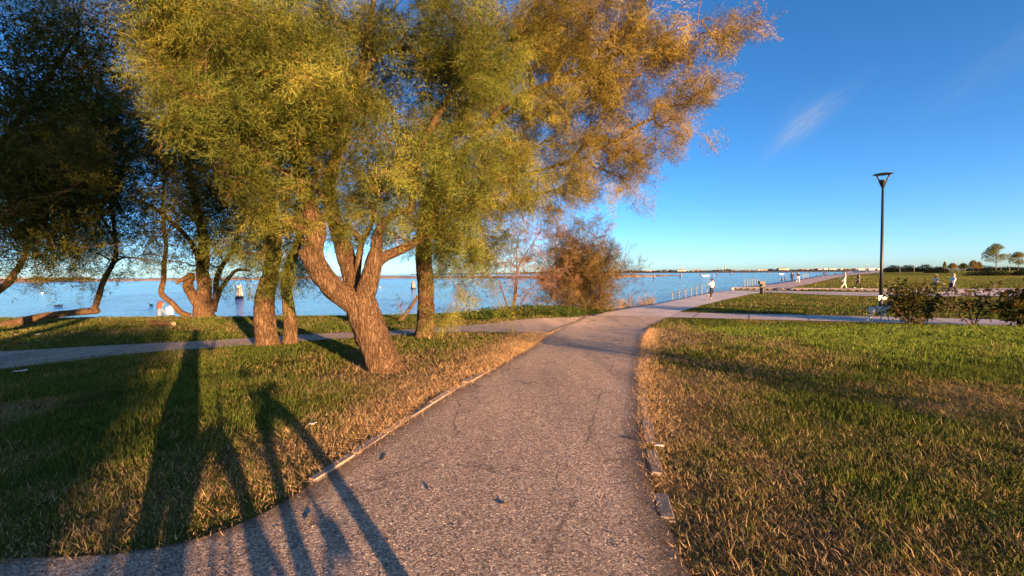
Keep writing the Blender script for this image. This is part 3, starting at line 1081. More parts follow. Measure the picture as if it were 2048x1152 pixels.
# ---- one feathery spray, set many times in a crown
def spray_mesh(seed, fine=False):
    rs = np.random.RandomState(seed)
    V, NR = [], []
    Lt = .32

    def axis(t):
        return np.array([Lt * t, .015 * math.sin(3 * t + seed), -.07 * t * t])

    def sliver(p, d, ln, w):
        d = d / np.linalg.norm(d)
        s = np.cross(d, rs.normal(size=3)); s /= np.linalg.norm(s)
        tri = np.array([p - s * w / 2, p + s * w / 2, p + d * ln])
        nr = np.array([.15, 0, .55]) + unit(np.array([0, p[1], p[2] + .03])) * .5 + unit(rs.normal(size=3)) * .45
        nr = nr / np.linalg.norm(nr)
        if np.dot(np.cross(tri[1] - tri[0], tri[2] - tri[0]), nr) < 0:
            tri = tri[[1, 0, 2]]
        V.append(tri); NR.append(np.repeat(nr[None], 3, 0))

    for t in np.linspace(0, .8, 3):
        sliver(axis(t), axis(t + .05) - axis(t), .13, .005)
    nb = 16
    for i in range(nb):
        t = .10 + .88 * i / (nb - 1)
        q = axis(t)
        side = (1 if i % 2 else -1)
        az = rs.normal(0, .75)
        bd = np.array([.85, side * math.cos(az), math.sin(az)]); bd /= np.linalg.norm(bd)
        bl = (.115 - .06 * abs(t - .4)) * rs.uniform(.7, 1.25)
        for k in range(4 if fine else 2):
            u = .08 + .27 * k if fine else .12 + .55 * k
            p = q + bd * bl * u + np.array([0, 0, -.10 * (bl * u) ** 1.2])
            dd = bd + unit(rs.normal(size=3)) * .45 + np.array([0, 0, -.15])
            sliver(p, dd, (.040 if fine else .056) * rs.uniform(.7, 1.3), .0066 if fine else .0092)
    V = np.concatenate(V); NR = np.concatenate(NR)
    return np_mesh('feather_spray', V, np.arange(len(V)).reshape(-1, 3), M['spray_fine'] if fine else M['spray'], nrm=NR)


SPRAYS = {q: [bpy.data.objects.new('feather_spray', spray_mesh(s_, q)) for s_ in (1, 2, 3)] for q in (False, True)}


def crown_nodes(fine):
    ng = bpy.data.node_groups.new('crown_of_sprays', 'GeometryNodeTree')
    ng.interface.new_socket('Geometry', in_out='INPUT', socket_type='NodeSocketGeometry')
    ng.interface.new_socket('Geometry', in_out='OUTPUT', socket_type='NodeSocketGeometry')
    nd, lk = ng.nodes, ng.links
    gi, go = nd.new('NodeGroupInput'), nd.new('NodeGroupOutput')
    jn = nd.new('GeometryNodeJoinGeometry')

    def attr(name, typ):
        n = nd.new('GeometryNodeInputNamedAttribute'); n.data_type = typ
        n.inputs['Name'].default_value = name
        return n.outputs['Attribute']
    rot, scl, var = attr('rot', 'FLOAT_VECTOR'), attr('scl', 'FLOAT'), attr('var', 'INT')
    for k, o in enumerate(SPRAYS[fine]):
        oi = nd.new('GeometryNodeObjectInfo'); oi.inputs['Object'].default_value = o
        oi.inputs['As Instance'].default_value = False
        cp = nd.new('FunctionNodeCompare'); cp.data_type = 'INT'; cp.operation = 'EQUAL'
        lk.new(var, cp.inputs[2]); cp.inputs[3].default_value = k
        ip = nd.new('GeometryNodeInstanceOnPoints')
        lk.new(gi.outputs[0], ip.inputs['Points']); lk.new(cp.outputs[0], ip.inputs['Selection'])
        lk.new(oi.outputs['Geometry'], ip.inputs['Instance']); lk.new(rot, ip.inputs['Rotation']); lk.new(scl, ip.inputs['Scale'])
        lk.new(ip.outputs[0], jn.inputs[0])
    if fine:
        lk.new(jn.outputs[0], go.inputs[0])
    else:
        rz = nd.new('GeometryNodeRealizeInstances')
        lk.new(jn.outputs[0], rz.inputs[0]); lk.new(rz.outputs[0], go.inputs[0])
    return ng


CROWN_NG = {q: crown_nodes(q) for q in (False, True)}


def spray_crown(name, parent, P, X, Zv, scl, col, rs, fine=False):
    """P points, X twig directions, Zv outward sides."""
    n = len(P)
    X = unit(X); Zv = unit(Zv - X * np.sum(Zv * X, 1, keepdims=True)); Yv = np.cross(Zv, X)
    rot = np.stack([np.arctan2(Yv[:, 2], Zv[:, 2]), np.arcsin(np.clip(-X[:, 2], -1, 1)), np.arctan2(X[:, 1], X[:, 0])], 1)
    me = bpy.data.meshes.new(name)
    me.vertices.add(n); me.vertices.foreach_set('co', P.astype(np.float32).ravel())
    a = me.attributes.new('rot', 'FLOAT_VECTOR', 'POINT'); a.data.foreach_set('vector', rot.astype(np.float32).ravel())
    a = me.attributes.new('scl', 'FLOAT', 'POINT'); a.data.foreach_set('value', scl.astype(np.float32))
    a = me.attributes.new('var', 'INT', 'POINT'); a.data.foreach_set('value', rs.randint(0, 3, n).astype(np.int32))
    cc = np.ones((n, 4), np.float32); cc[:, :3] = col
    a = me.attributes.new('col', 'FLOAT_COLOR', 'POINT'); a.data.foreach_set('color', cc.ravel())
    me.update()
    o = link('crown', me, parent)
    o['kind'] = 'stuff'
    md = o.modifiers.new('sprays', 'NODES'); md.node_group = CROWN_NG[fine]
    return o


def make_tree(name, label, limbs, blobs, n_attr, n_twig, leaf_n, colfun, seed, base, leaf_len=0.075, leaf_w=0.012, twig_len=0.42,
              droop=0.55, attach_from=0.0, bark='bark', twig='twig', cat='tree', group=None, seg=26, flare=0.35, bf=0.25, lead=0.6,
              spread=0.22, twig_r=0.0022, shell=0.55, extra_z=0.0, min_r=0.004, clump=1, fill=0, fill_s=(.10, .032), sprays=False):
    rs = np.random.RandomState(seed)
    root = thing(name, label, cat, base, 0, group)
    off = np.array(base)
    allpos, alllen, attach = [], [], []
    lengths = {}
    for li, lm in enumerate(limbs):
        P = np.array([list(p) for p in lm['p']], float)
        S_ = catmull(P, 0.035 if P[:, 3].max() > 0.1 else 0.06)
        if li == 0:
            # sink the foot into the ground
            d = unit(S_[1, :3] - S_[0, :3])
            foot = S_[0].copy(); foot[:3] = S_[0, :3] - d * 0.2
            S_ = np.concatenate([foot[None], S_])
        me = limb_mesh(name + '_limb', S_ - np.array([*off, 0]), seg if S_[0, 3] > 0.09 else max(8, seg // 2), M[bark], seed=seed + li * 7.7,
                       flare=flare if li == 0 else 0.0, rough=lm.get('rough', 0.10))
        link('trunk' if li == 0 else 'limb', me, root)
        L = np.concatenate([[0], np.cumsum(np.linalg.norm(np.diff(S_[:, :3], axis=0), axis=1))]) + lm.get('l0', 0.0)
        k = slice(None, None, 4)
        allpos.append(S_[k, :3]); alllen.append(L[k])
        attach.append((np.linspace(0, 1, len(S_))[k] >= lm.get('from', 0.35)))
    allpos = np.concatenate(allpos); alllen = np.concatenate(alllen); attach = np.concatenate(attach)
    attr, cen = blob_points(blobs, n_attr, rs, shell, clump)
    pos, par, tips, order = grow(allpos, alllen, attach, attr, bf, 0.35, rs)
    n0 = len(allpos)
    # thickness by the number of twigs carried
    cnt = np.zeros(len(pos)); cnt[tips] += 1
    for i in range(len(pos) - 1, n0 - 1, -1):
        if par[i] >= n0:
            cnt[par[i]] += cnt[i]
    rad = min_r * np.maximum(cnt, 1) ** 0.52
    e = np.arange(n0, len(pos))
    p0 = pos[par[e]]; p1 = pos[e]
    r1 = rad[e]; r0 = np.where(par[e] >= n0, np.maximum(rad[np.maximum(par[e], 0)] * 0.95, r1), r1 * 1.3)
    r0 = np.minimum(r0, r1 * 1.6)
    Vb, Fb = frusta(p0 - off, p1 - off, r0, r1, 5)
    if sprays:
        cc_ = cen[order]
        pd = unit(pos[tips] - pos[par[tips]])
        T = np.repeat(np.arange(len(tips)), n_twig); k = len(T)
        cid = np.floor(cc_ * 50).astype(int) @ np.array([73856093, 19349663, 83492791])
        cr_ = np.stack([((cid >> q) & 255) / 127.5 - 1 for q in (3, 9, 15)], 1)
        ctone = 0.40 + 0.92 * ((cid >> 6) & 255) / 255.0  # random tone per clump, spread widened to imitate lit and shaded masses
        # some sprays sit back along the last branch piece
        back = rs.rand(k, 1) * .8
        P = pos[tips][T] * (1 - back) + pos[par[tips]][T] * back + rs.normal(size=(k, 3)) * spread
        ctr = attr.mean(0)
        outv = unit(unit(P - cc_[T]) * .9 + unit(P - ctr) * .5 + np.array([0, 0, .35]))
        X = unit(pd[T] * lead + cr_[T] * np.array([.5, .5, .2]) + rs.normal(size=(k, 3)) * .42 + outv * .25 + np.array([0, 0, -droop]))
        col = colfun(P, rs) * (ctone[T] * rs.uniform(.8, 1.2, k))[:, None]
        spray_crown(name + '_crown', root, P - off, X, outv, twig_len / .32 * rs.uniform(.6, 1.3, k), col, rs, sprays == 'fine')
        br = link('branches', np_mesh(name + '_branches', Vb, Fb, M[twig], smooth=True), root)
        br['kind'] = 'stuff'
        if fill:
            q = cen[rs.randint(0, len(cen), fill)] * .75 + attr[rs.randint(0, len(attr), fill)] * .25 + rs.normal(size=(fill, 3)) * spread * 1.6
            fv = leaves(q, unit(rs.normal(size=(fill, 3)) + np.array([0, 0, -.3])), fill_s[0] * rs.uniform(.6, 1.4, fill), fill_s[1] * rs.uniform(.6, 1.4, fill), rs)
            o = link('inner_foliage', np_mesh(name + '_inner', fv.reshape(-1, 3) - off, np.arange(3 * fill).reshape(-1, 3), M['leaf'], np.repeat(colfun(q, rs) * .6, 3, 0)), root)  # inner leaves coloured darker in place of the shade within the crown
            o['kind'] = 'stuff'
        print(name, 'sprays', k)
        return root
    LV, LC, (ts, tm, te) = foliage(pos, par, tips, rs, n_twig, leaf_n, leaf_len, leaf_w, twig_len, droop, colfun, spread, cen=cen[order], lead=lead)
    nt = len(ts)
    sdv = unit(np.cross(te - ts, rs.normal(size=(nt, 3)))) * twig_r
    Vt = np.stack([ts - sdv, ts + sdv, tm - sdv * .8, tm + sdv * .8, te - sdv * .3, te + sdv * .3], 1) - off
    Ft = np.array([[0, 1, 3, 2], [2, 3, 5, 4]])[None] + (np.arange(nt) * 6)[:, None, None]
    Vall = np.concatenate([Vb, Vt.reshape(-1, 3)]); Fall = np.concatenate([Fb, Ft.reshape(-1, 4) + len(Vb)])
    br = link('branches', np_mesh(name + '_branches', Vall, Fall, M[twig], smooth=True), root)
    br['kind'] = 'stuff'
    LN = foliage.nrm
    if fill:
        # inner foliage, deeper in the crown, its colour darkened to imitate shade there
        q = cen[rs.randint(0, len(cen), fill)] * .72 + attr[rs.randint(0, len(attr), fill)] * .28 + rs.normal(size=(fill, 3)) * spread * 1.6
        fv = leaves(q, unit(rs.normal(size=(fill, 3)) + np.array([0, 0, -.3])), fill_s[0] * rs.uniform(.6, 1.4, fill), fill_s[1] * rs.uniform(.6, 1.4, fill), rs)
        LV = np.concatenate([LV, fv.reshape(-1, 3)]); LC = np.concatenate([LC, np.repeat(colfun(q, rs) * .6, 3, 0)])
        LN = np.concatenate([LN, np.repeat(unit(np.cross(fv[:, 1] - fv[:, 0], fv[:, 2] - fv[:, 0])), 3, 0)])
    F = np.arange(len(LV)).reshape(-1, 3)
    cr = link('crown', np_mesh(name + '_crown', LV - off, F, M['leaf'], LC, nrm=LN), root)
    cr['kind'] = 'stuff'
    print(name, 'attr', len(attr), 'leaves', len(F), 'sticks', len(Fall))
    return root


def mixcol(cols, weights):
    return sum(np.array(c)[None] * w[:, None] for c, w in zip(cols, weights))


LG = np.array([0.165, 0.20, 0.042]); YG = np.array([0.285, 0.265, 0.05]); DG = np.array([0.07, 0.09, 0.024])
OR = np.array([0.33, 0.19, 0.055]); PK = np.array([0.36, 0.21, 0.12])


def col_main(p, rs):
    n = len(p)
    a = vnoise(p[:, 0] * 1.2, p[:, 1] * 1.2, p[:, 2] * 1.2)
    b = rs.rand(n)
    c = LG + (YG - LG) * sstep(0.42, 0.9, a * 0.6 + b * 0.4)[:, None]
    c = c + (DG - c) * (b < 0.15)[:, None] * 0.7
    c = c + (OR - c) * (0.75 * sstep(0.9, 1.0, rs.rand(n)) + 0.35 * sstep(-0.2, 1.2, p[:, 0]))[:, None].clip(0, 1)
    return c


def col_right(p, rs):
    n = len(p)
    a = vnoise(p[:, 0] * 0.9 + 5, p[:, 1] * 0.9, p[:, 2] * 0.9)
    b = rs.rand(n)
    c = YG + (LG - YG) * sstep(0.3, 0.8, a * 0.5 + b * 0.5)[:, None]
    w = sstep(-0.5, 3.6, p[:, 0] + 0.25 * (p[:, 2] - 3)) * (0.2 + 0.8 * a)
    c = c + (OR - c) * (w * 0.75)[:, None]
    w2 = sstep(1.5, 4.5, p[:, 0] + 0.3 * (p[:, 2] - 3)) * rs.rand(n)
    c = c + (PK - c) * (w2 * 0.14)[:, None]
    return c


def col_shaded(p, rs):  # same leaves toned down; shade on the left trees is put into the colour
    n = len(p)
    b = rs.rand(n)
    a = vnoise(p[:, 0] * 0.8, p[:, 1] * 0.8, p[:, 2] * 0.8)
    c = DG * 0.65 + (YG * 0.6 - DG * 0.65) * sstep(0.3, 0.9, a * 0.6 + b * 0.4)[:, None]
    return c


def L(pts, **kw):
    """Limb from (px, py, depth, radius)"""
    d = dict(p=[(*pt(a, b, c), r) for a, b, c, r in pts]); d.update(kw)
    return d


# --- the big leaning tamarisk in the middle
b0 = ground_at(770, 738)
D0 = b0[1]
limbs = [
    L([(770, 738, D0, .285), (752, 690, D0 + .05, .268), (735, 645, D0 + .08, .262), (724, 612, D0 + .1, .262), (716, 590, D0 + .12, .24)], **{'from': 2.0}),
    L([(728, 622, D0 + .08, .20), (697, 597, D0 + .02, .19), (664, 572, D0 - .05, .175), (634, 535, D0 - .1, .165), (626, 500, D0 - .12, .155), (633, 462, D0 - .12, .145), (621, 420, D0 - .1, .13),
       (603, 350, D0, .11), (580, 270, D0 + .05, .09), (545, 170, D0, .07), (505, 60, D0 - .2, .05), (480, -60, D0 - .4, .03)], l0=0.9, **{'from': 0.42}),
    L([(640, 545, D0 - .1, .10), (622, 522, D0 - .14, .098), (608, 509, D0 - .22, .085), (604, 499, D0 - .26, .05)], **{'from': 2.0}),
    L([(632, 470, D0 - .12, .075), (612, 462, D0 - .2, .066), (590, 450, D0 - .3, .06), (573, 443, D0 - .38, .052), (566, 441, D0 - .40, .035)], **{'from': 2.0}),
    L([(718, 606, D0 + .15, .17), (709, 570, D0 + .3, .155), (697, 530, D0 + .45, .15), (684, 484, D0 + .55, .14), (666, 430, D0 + .6, .12), (660, 360, D0 + .7, .10), (690, 260, D0 + .8, .08),
       (720, 150, D0 + .8, .06), (745, 20, D0 + .8, .045), (750, -70, D0 + .9, .03)], l0=0.9, **{'from': 0.45}),
    L([(727, 600, D0 + .05, .165), (739, 560, D0, .145), (748, 525, D0 - .02, .135), (753, 500, D0 - .04, .10), (755, 475, D0 - .08, .08), (768, 445, D0 - .1, .066), (796, 425, D0 - .15, .055),
       (822, 415, D0 - .2, .055), (828, 345, D0 - .1, .05), (850, 280, D0 + .1, .05), (880, 225, D0 + .2, .05), (905, 185, D0 + .3, .042), (960, 110, D0 + .3, .03), (1010, 30, D0 + .3, .018)], l0=1.0, **{'from': 0.42}),
    L([(748, 530, D0 + .02, .10), (770, 513, D0 + .1, .085), (800, 500, D0 + .2, .075), (828, 486, D0 + .3, .066), (872, 455, D0 + .5, .055), (925, 410, D0 + .7, .045), (980, 360, D0 + .9, .03)], l0=1.4, **{'from': 0.4}),
    L([(712, 570, D0 + .3, .06), (722, 490, D0 + .3, .05), (735, 465, D0 + .25, .042), (745, 440, D0 + .25, .03), (750, 400, D0 + .2, .02)], l0=1.4, **{'from': 0.5}),
    L([(690, 260, D0 + .8, .05), (740, 130, D0 + .3, .042), (800, 97, D0 + .1, .04), (842, 112, D0 - .1, .03), (880, 150, D0 - .2, .018)], l0=4.0, **{'from': 0.2}),
]
blobs = [
    (430, 40, 130, 110, D0 - .6, .9), (340, 30, 80, 70, D0 - .6, .6, .8), (560, 120, 150, 120, D0 - .9, .9), (500, 230, 110, 90, D0 - 1.0, .7), (600, 250, 110, 80, D0 - 1.0, .6),
    (500, 290, 55, 55, D0 - 1.0, .4), (370, 170, 75, 70, D0 - .5, .6), (395, 270, 38, 50, D0 - .4, .4), (660, 190, 70, 60, D0 - 1.0, .5, 1.2), (690, 290, 50, 40, D0 - .7, .4), (720, 40, 90, 50, D0 + .3, .6, .5),
    (860, 40, 90, 60, D0, .7, .8), (800, 210, 80, 60, D0 + .6, .5, .8), (860, 300, 90, 70, D0 + .1, .8), (960, 150, 80, 120, D0 + .3, .9), (940, 320, 80, 70, D0 + .4, .6),
    (530, 420, 38, 62, D0 - .3, .35), (545, 505, 40, 36, D0 + 1.5, .4), (575, 370, 50, 50, D0 - .1, .4), (640, 380, 35, 50, D0 - .25, .25, .7), (670, 440, 30, 30, D0 + .1, .2, .5), (740, 390, 50, 45, D0 - .1, .4),
    (780, 360, 50, 40, D0, .4), (820, 440, 45, 35, D0 - .1, .4), (750, 430, 30, 25, D0 - .1, .2, .6), (890, 420, 55, 55, D0 + .4, .4), (940, 420, 60, 60, D0 + .7, .4),
    (600, -70, 220, 40, D0, 1.2, .3), (850, -60, 140, 40, D0 + .3, 1.0, .3), (720, 340, 110, 50, D0 + 1.2, .6, .4), (560, 60, 160, 90, D0 + 1.0, .8, .35), (760, 110, 90, 80, D0 + 1.5, .5, .9), (720, 210, 70, 60, D0 + .9, .4, .8), (900, 130, 70, 60, D0 + 1.2, .5, .8), (690, 440, 60, 40, D0 + .9, .4, .9), (790, 430, 60, 40, D0 + .5, .4, .9), (870, 440, 50, 45, D0 + .3, .4, 1.1), (560, 470, 40, 60, D0 + .6, .4, 1.0), (600, 440, 40, 40, D0 + .3, .3, .8), (880, 370, 70, 50, D0 + .1, .4), (640, 330, 40, 40, D0 - .4, .3, .9), (505, 500, 30, 50, D0 + .9, .3, .8), (935, 520, 28, 60, D0 + 1.4, .3, .8)]
make_tree('tamarisk_tree', 'large leaning tamarisk with forked ribbed trunk and golden green crown beside the path', limbs, blobs, 800, 22, 34, col_main, 11, b0, sprays='fine', twig_len=0.32, droop=0.45, seg=52, spread=0.10, clump=11, fill=30000, fill_s=(.07, .018))

# --- the tamarisk behind it, whose crown reaches out to the right
b1 = ground_at(848, 674)
D1 = b1[1]
limbs = [
    L([(848, 676, D1, .245), (851, 640, D1, .215), (852, 600, D1, .20), (851, 560, D1, .20), (848, 520, D1, .205), (848, 480, D1, .19), (852, 430, D1 - .1, .16)], **{'from': 2.0}),
    L([(850, 470, D1, .13), (868, 420, D1 - .1, .12), (900, 350, D1 - .2, .10), (950, 280, D1 - .3, .085), (1010, 210, D1 - .4, .07), (1090, 170, D1 - .4, .058), (1180, 155, D1 - .4, .045), (1280, 150, D1 - .3, .03)], l0=2.5, **{'from': 0.3}),
    L([(855, 450, D1 - .1, .12), (880, 380, D1 + .2, .1), (930, 300, D1 + .3, .08), (1010, 230, D1 + .2, .06), (1130, 150, D1, .045), (1280, 90, D1 - .2, .03), (1420, 35, D1 - .3, .016)], l0=2.5, **{'from': 0.3}),
    L([(852, 440, D1, .11), (870, 340, D1 + .3, .09), (930, 220, D1 + .3, .075), (1000, 110, D1 + .2, .055), (1070, 10, D1, .04), (1120, -80, D1, .02)], l0=2.5, **{'from': 0.3}),
    L([(850, 480, D1 + .1, .09), (890, 430, D1 + .3, .075), (960, 380, D1 + .6, .055), (1050, 350, D1 + .7, .04), (1150, 320, D1 + .7, .025)], l0=2.5, **{'from': 0.3}),
    L([(852, 490, D1 - .1, .07), (880, 450, D1 - .4, .055), (915, 430, D1 - .7, .045), (950, 440, D1 - .9, .03), (975, 490, D1 - 1.0, .018)], l0=2.5, **{'from': 0.3}),
]
blobs = [
    (1050, 80, 120, 110, D1 - .3, 1.1), (1180, 60, 130, 100, D1 - .3, 1.1), (1310, 60, 110, 80, D1 - .3, .9), (1395, 85, 70, 55, D1 - .4, .6, .7), (1430, 60, 45, 40, D1 - .4, .4, .4), (1470, 80, 34, 34, D1 - .4, .3, .25), (1380, 150, 70, 50, D1 - .2, .6, .8),
    (1250, 170, 120, 80, D1 - .1, .9), (1120, 200, 120, 90, D1, 1.0), (1010, 250, 90, 90, D1 - .3, .9), (1300, 250, 80, 50, D1, .6, .8), (1200, 290, 100, 60, D1 + .2, .8), (1080, 330, 90, 60, D1 + .3, .7),
    (1170, 360, 80, 45, D1 + .4, .6, .8), (1060, 400, 60, 40, D1 + .5, .5, .8), (1185, 405, 25, 18, D1 + .6, .3, .3), (960, 400, 60, 80, D1 - .8, .5), (940, 500, 40, 60, D1 - .9, .35, 1.5), (900, 480, 35, 60, D1 - .7, .35, 1.5), (972, 560, 28, 55, D1 - .9, .3, 1.5),
    (930, 590, 25, 35, D1 - .9, .25, 1.4), (860, 470, 35, 40, D1 - .4, .3), (900, 640, 28, 24, D1 - .3, .2, .3), (1200, -60, 200, 40, D1, 1.0, .35), (1400, -30, 60, 40, D1, .6, .5), (970, 200, 70, 130, D1 + .4, .8), (1250, 380, 30, 30, D1 + .2, .4, .4), (1120, 415, 45, 18, D1 + .5, .4, .4), (1230, 330, 70, 50, D1 + .2, .6, .8), (1010, 350, 70, 60, D1 + .2, .6), (1340, 210, 60, 50, D1, .5, .7), (1090, 390, 75, 36, D1 + .4, .5, .9), (990, 430, 40, 50, D1, .4, 1.0), (1190, 375, 50, 30, D1 + .5, .4, .8), (1020, 330, 60, 60, D1 - .2, .5, .9)]
make_tree('tamarisk_tree', 'straight trunked tamarisk whose rusty feathery crown reaches out to the right', limbs, blobs, 740, 19, 31, col_right, 23, b1, sprays='fine', twig_len=0.38, droop=0.1, seg=40, twig='twig_red', min_r=.0058, lead=0.95, spread=0.13, clump=7, fill=22000, fill_s=(.07, .016))

# --- pair of trunks left of the big tree
b2 = ground_at(536, 690)
D2 = b2[1]
limbs = [
    L([(536, 690, D2, .25), (531, 655, D2, .225), (528, 620, D2, .21), (532, 585, D2, .19), (541, 545, D2, .17), (548, 500, D2, .15), (545, 440, D2 + .1, .12), (520, 360, D2 + .2, .1), (490, 260, D2 + .3, .07), (470, 150, D2 + .3, .045)], **{'from': 0.5}),
    L([(580, 686, D2 + .1, .155), (581, 650, D2 + .1, .135), (576, 610, D2 + .1, .13), (573, 575, D2 + .1, .12), (580, 530, D2 + .2, .11), (600, 470, D2 + .4, .09), (610, 400, D2 + .6, .07), (600, 300, D2 + .8, .05)], **{'from': 0.5}),
    L([(545, 480, D2, .09), (500, 420, D2 + .2, .075), (440, 350, D2 + .5, .055), (380, 260, D2 + .6, .04)], l0=2.0, **{'from': 0.3}),
]
blobs = [(545, 500, 45, 45, D2 - .5, .4), (560, 535, 34, 20, D2 - .5, .3, .4), (520, 470, 35, 50, D2 - .4, .4), (600, 500, 40, 40, D2 + .2, .5, .7), (520, 380, 80, 70, D2 + .4, .7), (440, 330, 90, 80, D2 + .6, .8), (620, 380, 70, 70, D2 + .8, .7),
         (500, 250, 110, 90, D2 + .6, .9), (380, 240, 90, 80, D2 + .7, .8), (450, 130, 120, 90, D2 + .6, 1.0), (590, 260, 90, 90, D2 + .9, .8), (720, 150, 110, 90, D2 + .4, .6, .7), (780, 270, 90, 70, D2 + .3, .5, .7), (460, 430, 50, 50, D2 + .4, .5), (400, 50, 120, 80, D2 + .6, .9, .7)]
make_tree('tamarisk_tree', 'twin stemmed tamarisk standing at the edge of the side path, trunks half in shadow', limbs, blobs, 360, 13, 30, col_shaded, 31, b2, sprays=True, clump=4, fill=14000, twig_len=0.40, droop=0.5, seg=36)

# --- dark many-stemmed tamarisk on the bank
b3 = ground_at(405, 632)
D3 = b3[1]
limbs = [
    L([(408, 634, D3, .42), (405, 612, D3, .36), (408, 590, D3, .30), (410, 570, D3, .27), (405, 545, D3, .25), (408, 500, D3, .22), (400, 440, D3, .18), (380, 350, D3, .13), (350, 240, D3, .09), (320, 120, D3, .05)], **{'from': 0.45}),
    L([(402, 615, D3 - .1, .22), (384, 590, D3 - .2, .19), (376, 568, D3 - .2, .19), (382, 552, D3 - .25, .16), (372, 556, D3 - .5, .10), (352, 566, D3 - .8, .06)], **{'from': 2.0}),
    L([(380, 632, D3 - .2, .12), (362, 625, D3 - .3, .115), (345, 607, D3 - .4, .105), (323, 587, D3 - .5, .10), (327, 560, D3 - .5, .098), (328, 530, D3 - .5, .09), (332, 490, D3 - .5, .075), (325, 420, D3 - .5, .055), (330, 330, D3 - .5, .04)], **{'from': 0.6}),
    L([(424, 622, D3 + .1, .17), (432, 600, D3 + .1, .13), (440, 580, D3 + .1, .10), (460, 553, D3 + .1, .08), (475, 540, D3, .07), (500, 541, D3, .05)], **{'from': 0.5}),
    L([(432, 605, D3 + .1, .12), (432, 570, D3 + .1, .11), (440, 540, D3, .1), (470, 490, D3 - .1, .08), (490, 420, D3 - .2, .06)], **{'from': 0.4}),
    L([(405, 545, D3, .12), (385, 490, D3 - .3, .10), (340, 440, D3 - .5, .08), (280, 400, D3 - .7, .05)], l0=2.0, **{'from': 0.3}),
]
blobs = [(400, 400, 110, 100, D3 - .2, 1.2), (330, 300, 110, 100, D3 - .3, 1.3), (420, 230, 110, 100, D3, 1.4), (470, 430, 60, 70, D3 - .3, .8, 1.6), (380, 470, 60, 45, D3 - .5, .6, 1.4), (500, 330, 50, 70, D3, .8, 1.2), (350, 500, 70, 40, D3 - .5, .8, 1.3), (280, 400, 80, 70, D3 - .6, .9), (300, 180, 110, 90, D3 - .2, 1.3, .6),
         (380, 100, 120, 80, D3, 1.3, .5), (470, 500, 40, 40, D3 - .2, .6), (300, 60, 110, 80, D3, 1.3, .3), (440, 480, 60, 30, D3 - .4, .6), (300, 470, 60, 40, D3 - .6, .6), (410, 570, 30, 20, D3 - .2, .4, .25), (480, 560, 25, 20, D3 - .2, .3, .2)]
make_tree('tamarisk_tree', 'dark many stemmed tamarisk with a swollen sunlit base on the grassy bank', limbs, blobs, 560, 10, 26, col_shaded, 41, b3, sprays=True, clump=4, fill=18000, fill_s=(.15, .05), leaf_len=0.10, leaf_w=0.020, twig_len=0.55, droop=0.2, seg=36, spread=0.3, twig_r=.004, min_r=.006)

# --- tamarisk with a trunk lying along the ground
D4 = ground_at(60, 650)[1] + 0.2
limbs = [
    L([(-60, 666, D4 - .8, .17), (0, 653, D4 - .5, .155), (50, 641, D4 - .2, .145), (90, 632, D4, .125), (130, 627, D4 + .1, .118), (160, 624, D4 + .15, .122), (188, 622, D4 + .2, .125), (196, 621, D4 + .2, .10)], **{'from': 2.0}),
    L([(184, 622, D4 + .2, .115), (191, 612, D4 + .2, .10), (198, 590, D4 + .2, .095), (206, 565, D4 + .2, .09), (216, 545, D4 + .2, .085), (227, 525, D4 + .2, .08), (232, 500, D4 + .2, .07), (228, 450, D4 + .2, .06), (215, 370, D4 + .2, .05), (200, 250, D4, .04), (190, 130, D4, .03)], **{'from': 0.42}),
    L([(226, 528, D4 + .2, .05), (250, 515, D4 + .1, .035), (300, 520, D4, .025)], **{'from': 0.3}),
    L([(230, 480, D4 + .2, .05), (180, 400, D4, .04), (120, 330, D4 - .2, .03)], **{'from': 0.3}),
]
blobs = [(215, 470, 70, 50, D4, .8), (250, 530, 50, 25, D4, .6, .6), (290, 520, 35, 22, D4, .5, .4), (190, 380, 100, 80, D4 - .1, 1.2), (230, 280, 100, 90, D4, 1.2), (150, 250, 90, 80, D4 - .2, 1.0), (190, 140, 110, 90, D4, 1.2, .5), (120, 360, 70, 60, D4 - .3, .8), (160, 30, 130, 60, D4, 1.2, .3), (140, 440, 70, 45, D4, .7), (180, 520, 50, 22, D4, .5, .4)]
make_tree('tamarisk_tree', 'dark tamarisk rising from a trunk that lies along the grass at far left', limbs, blobs, 440, 10, 26, col_shaded, 53, (float(pt(0, 655, D4)[0]), D4 - .5, -.1), sprays=True, clump=4, fill=16000, fill_s=(.14, .045), twig_len=0.55, droop=0.2, seg=28, flare=0.0, spread=0.3, twig_r=.004, min_r=.006)

# --- leftmost tamarisk, mostly beyond the frame
D5 = 11.5
b5 = (float(pt(-160, 640, D5)[0]), D5, float(G(pt(-160, 640, D5)[0], D5)))
limbs = [
    L([(-160, 690, D5, .22), (-120, 660, D5, .19), (-80, 630, D5, .15), (-30, 598, D5, .11), (0, 578, D5, .085), (20, 563, D5, .075), (27, 548, D5, .068), (40, 530, D5, .06), (60, 480, D5, .05), (80, 400, D5, .04), (60, 250, D5, .03)], **{'from': 0.7}),
    L([(-120, 660, D5, .15), (-110, 560, D5 + .2, .12), (-60, 430, D5 + .3, .09), (0, 300, D5 + .3, .07), (80, 180, D5 + .3, .05), (160, 60, D5 + .3, .03)], **{'from': 0.45}),
    L([(-100, 520, D5, .09), (-40, 460, D5 - .2, .07), (40, 420, D5 - .4, .05), (140, 380, D5 - .5, .03)], l0=2.0, **{'from': 0.4}),
]
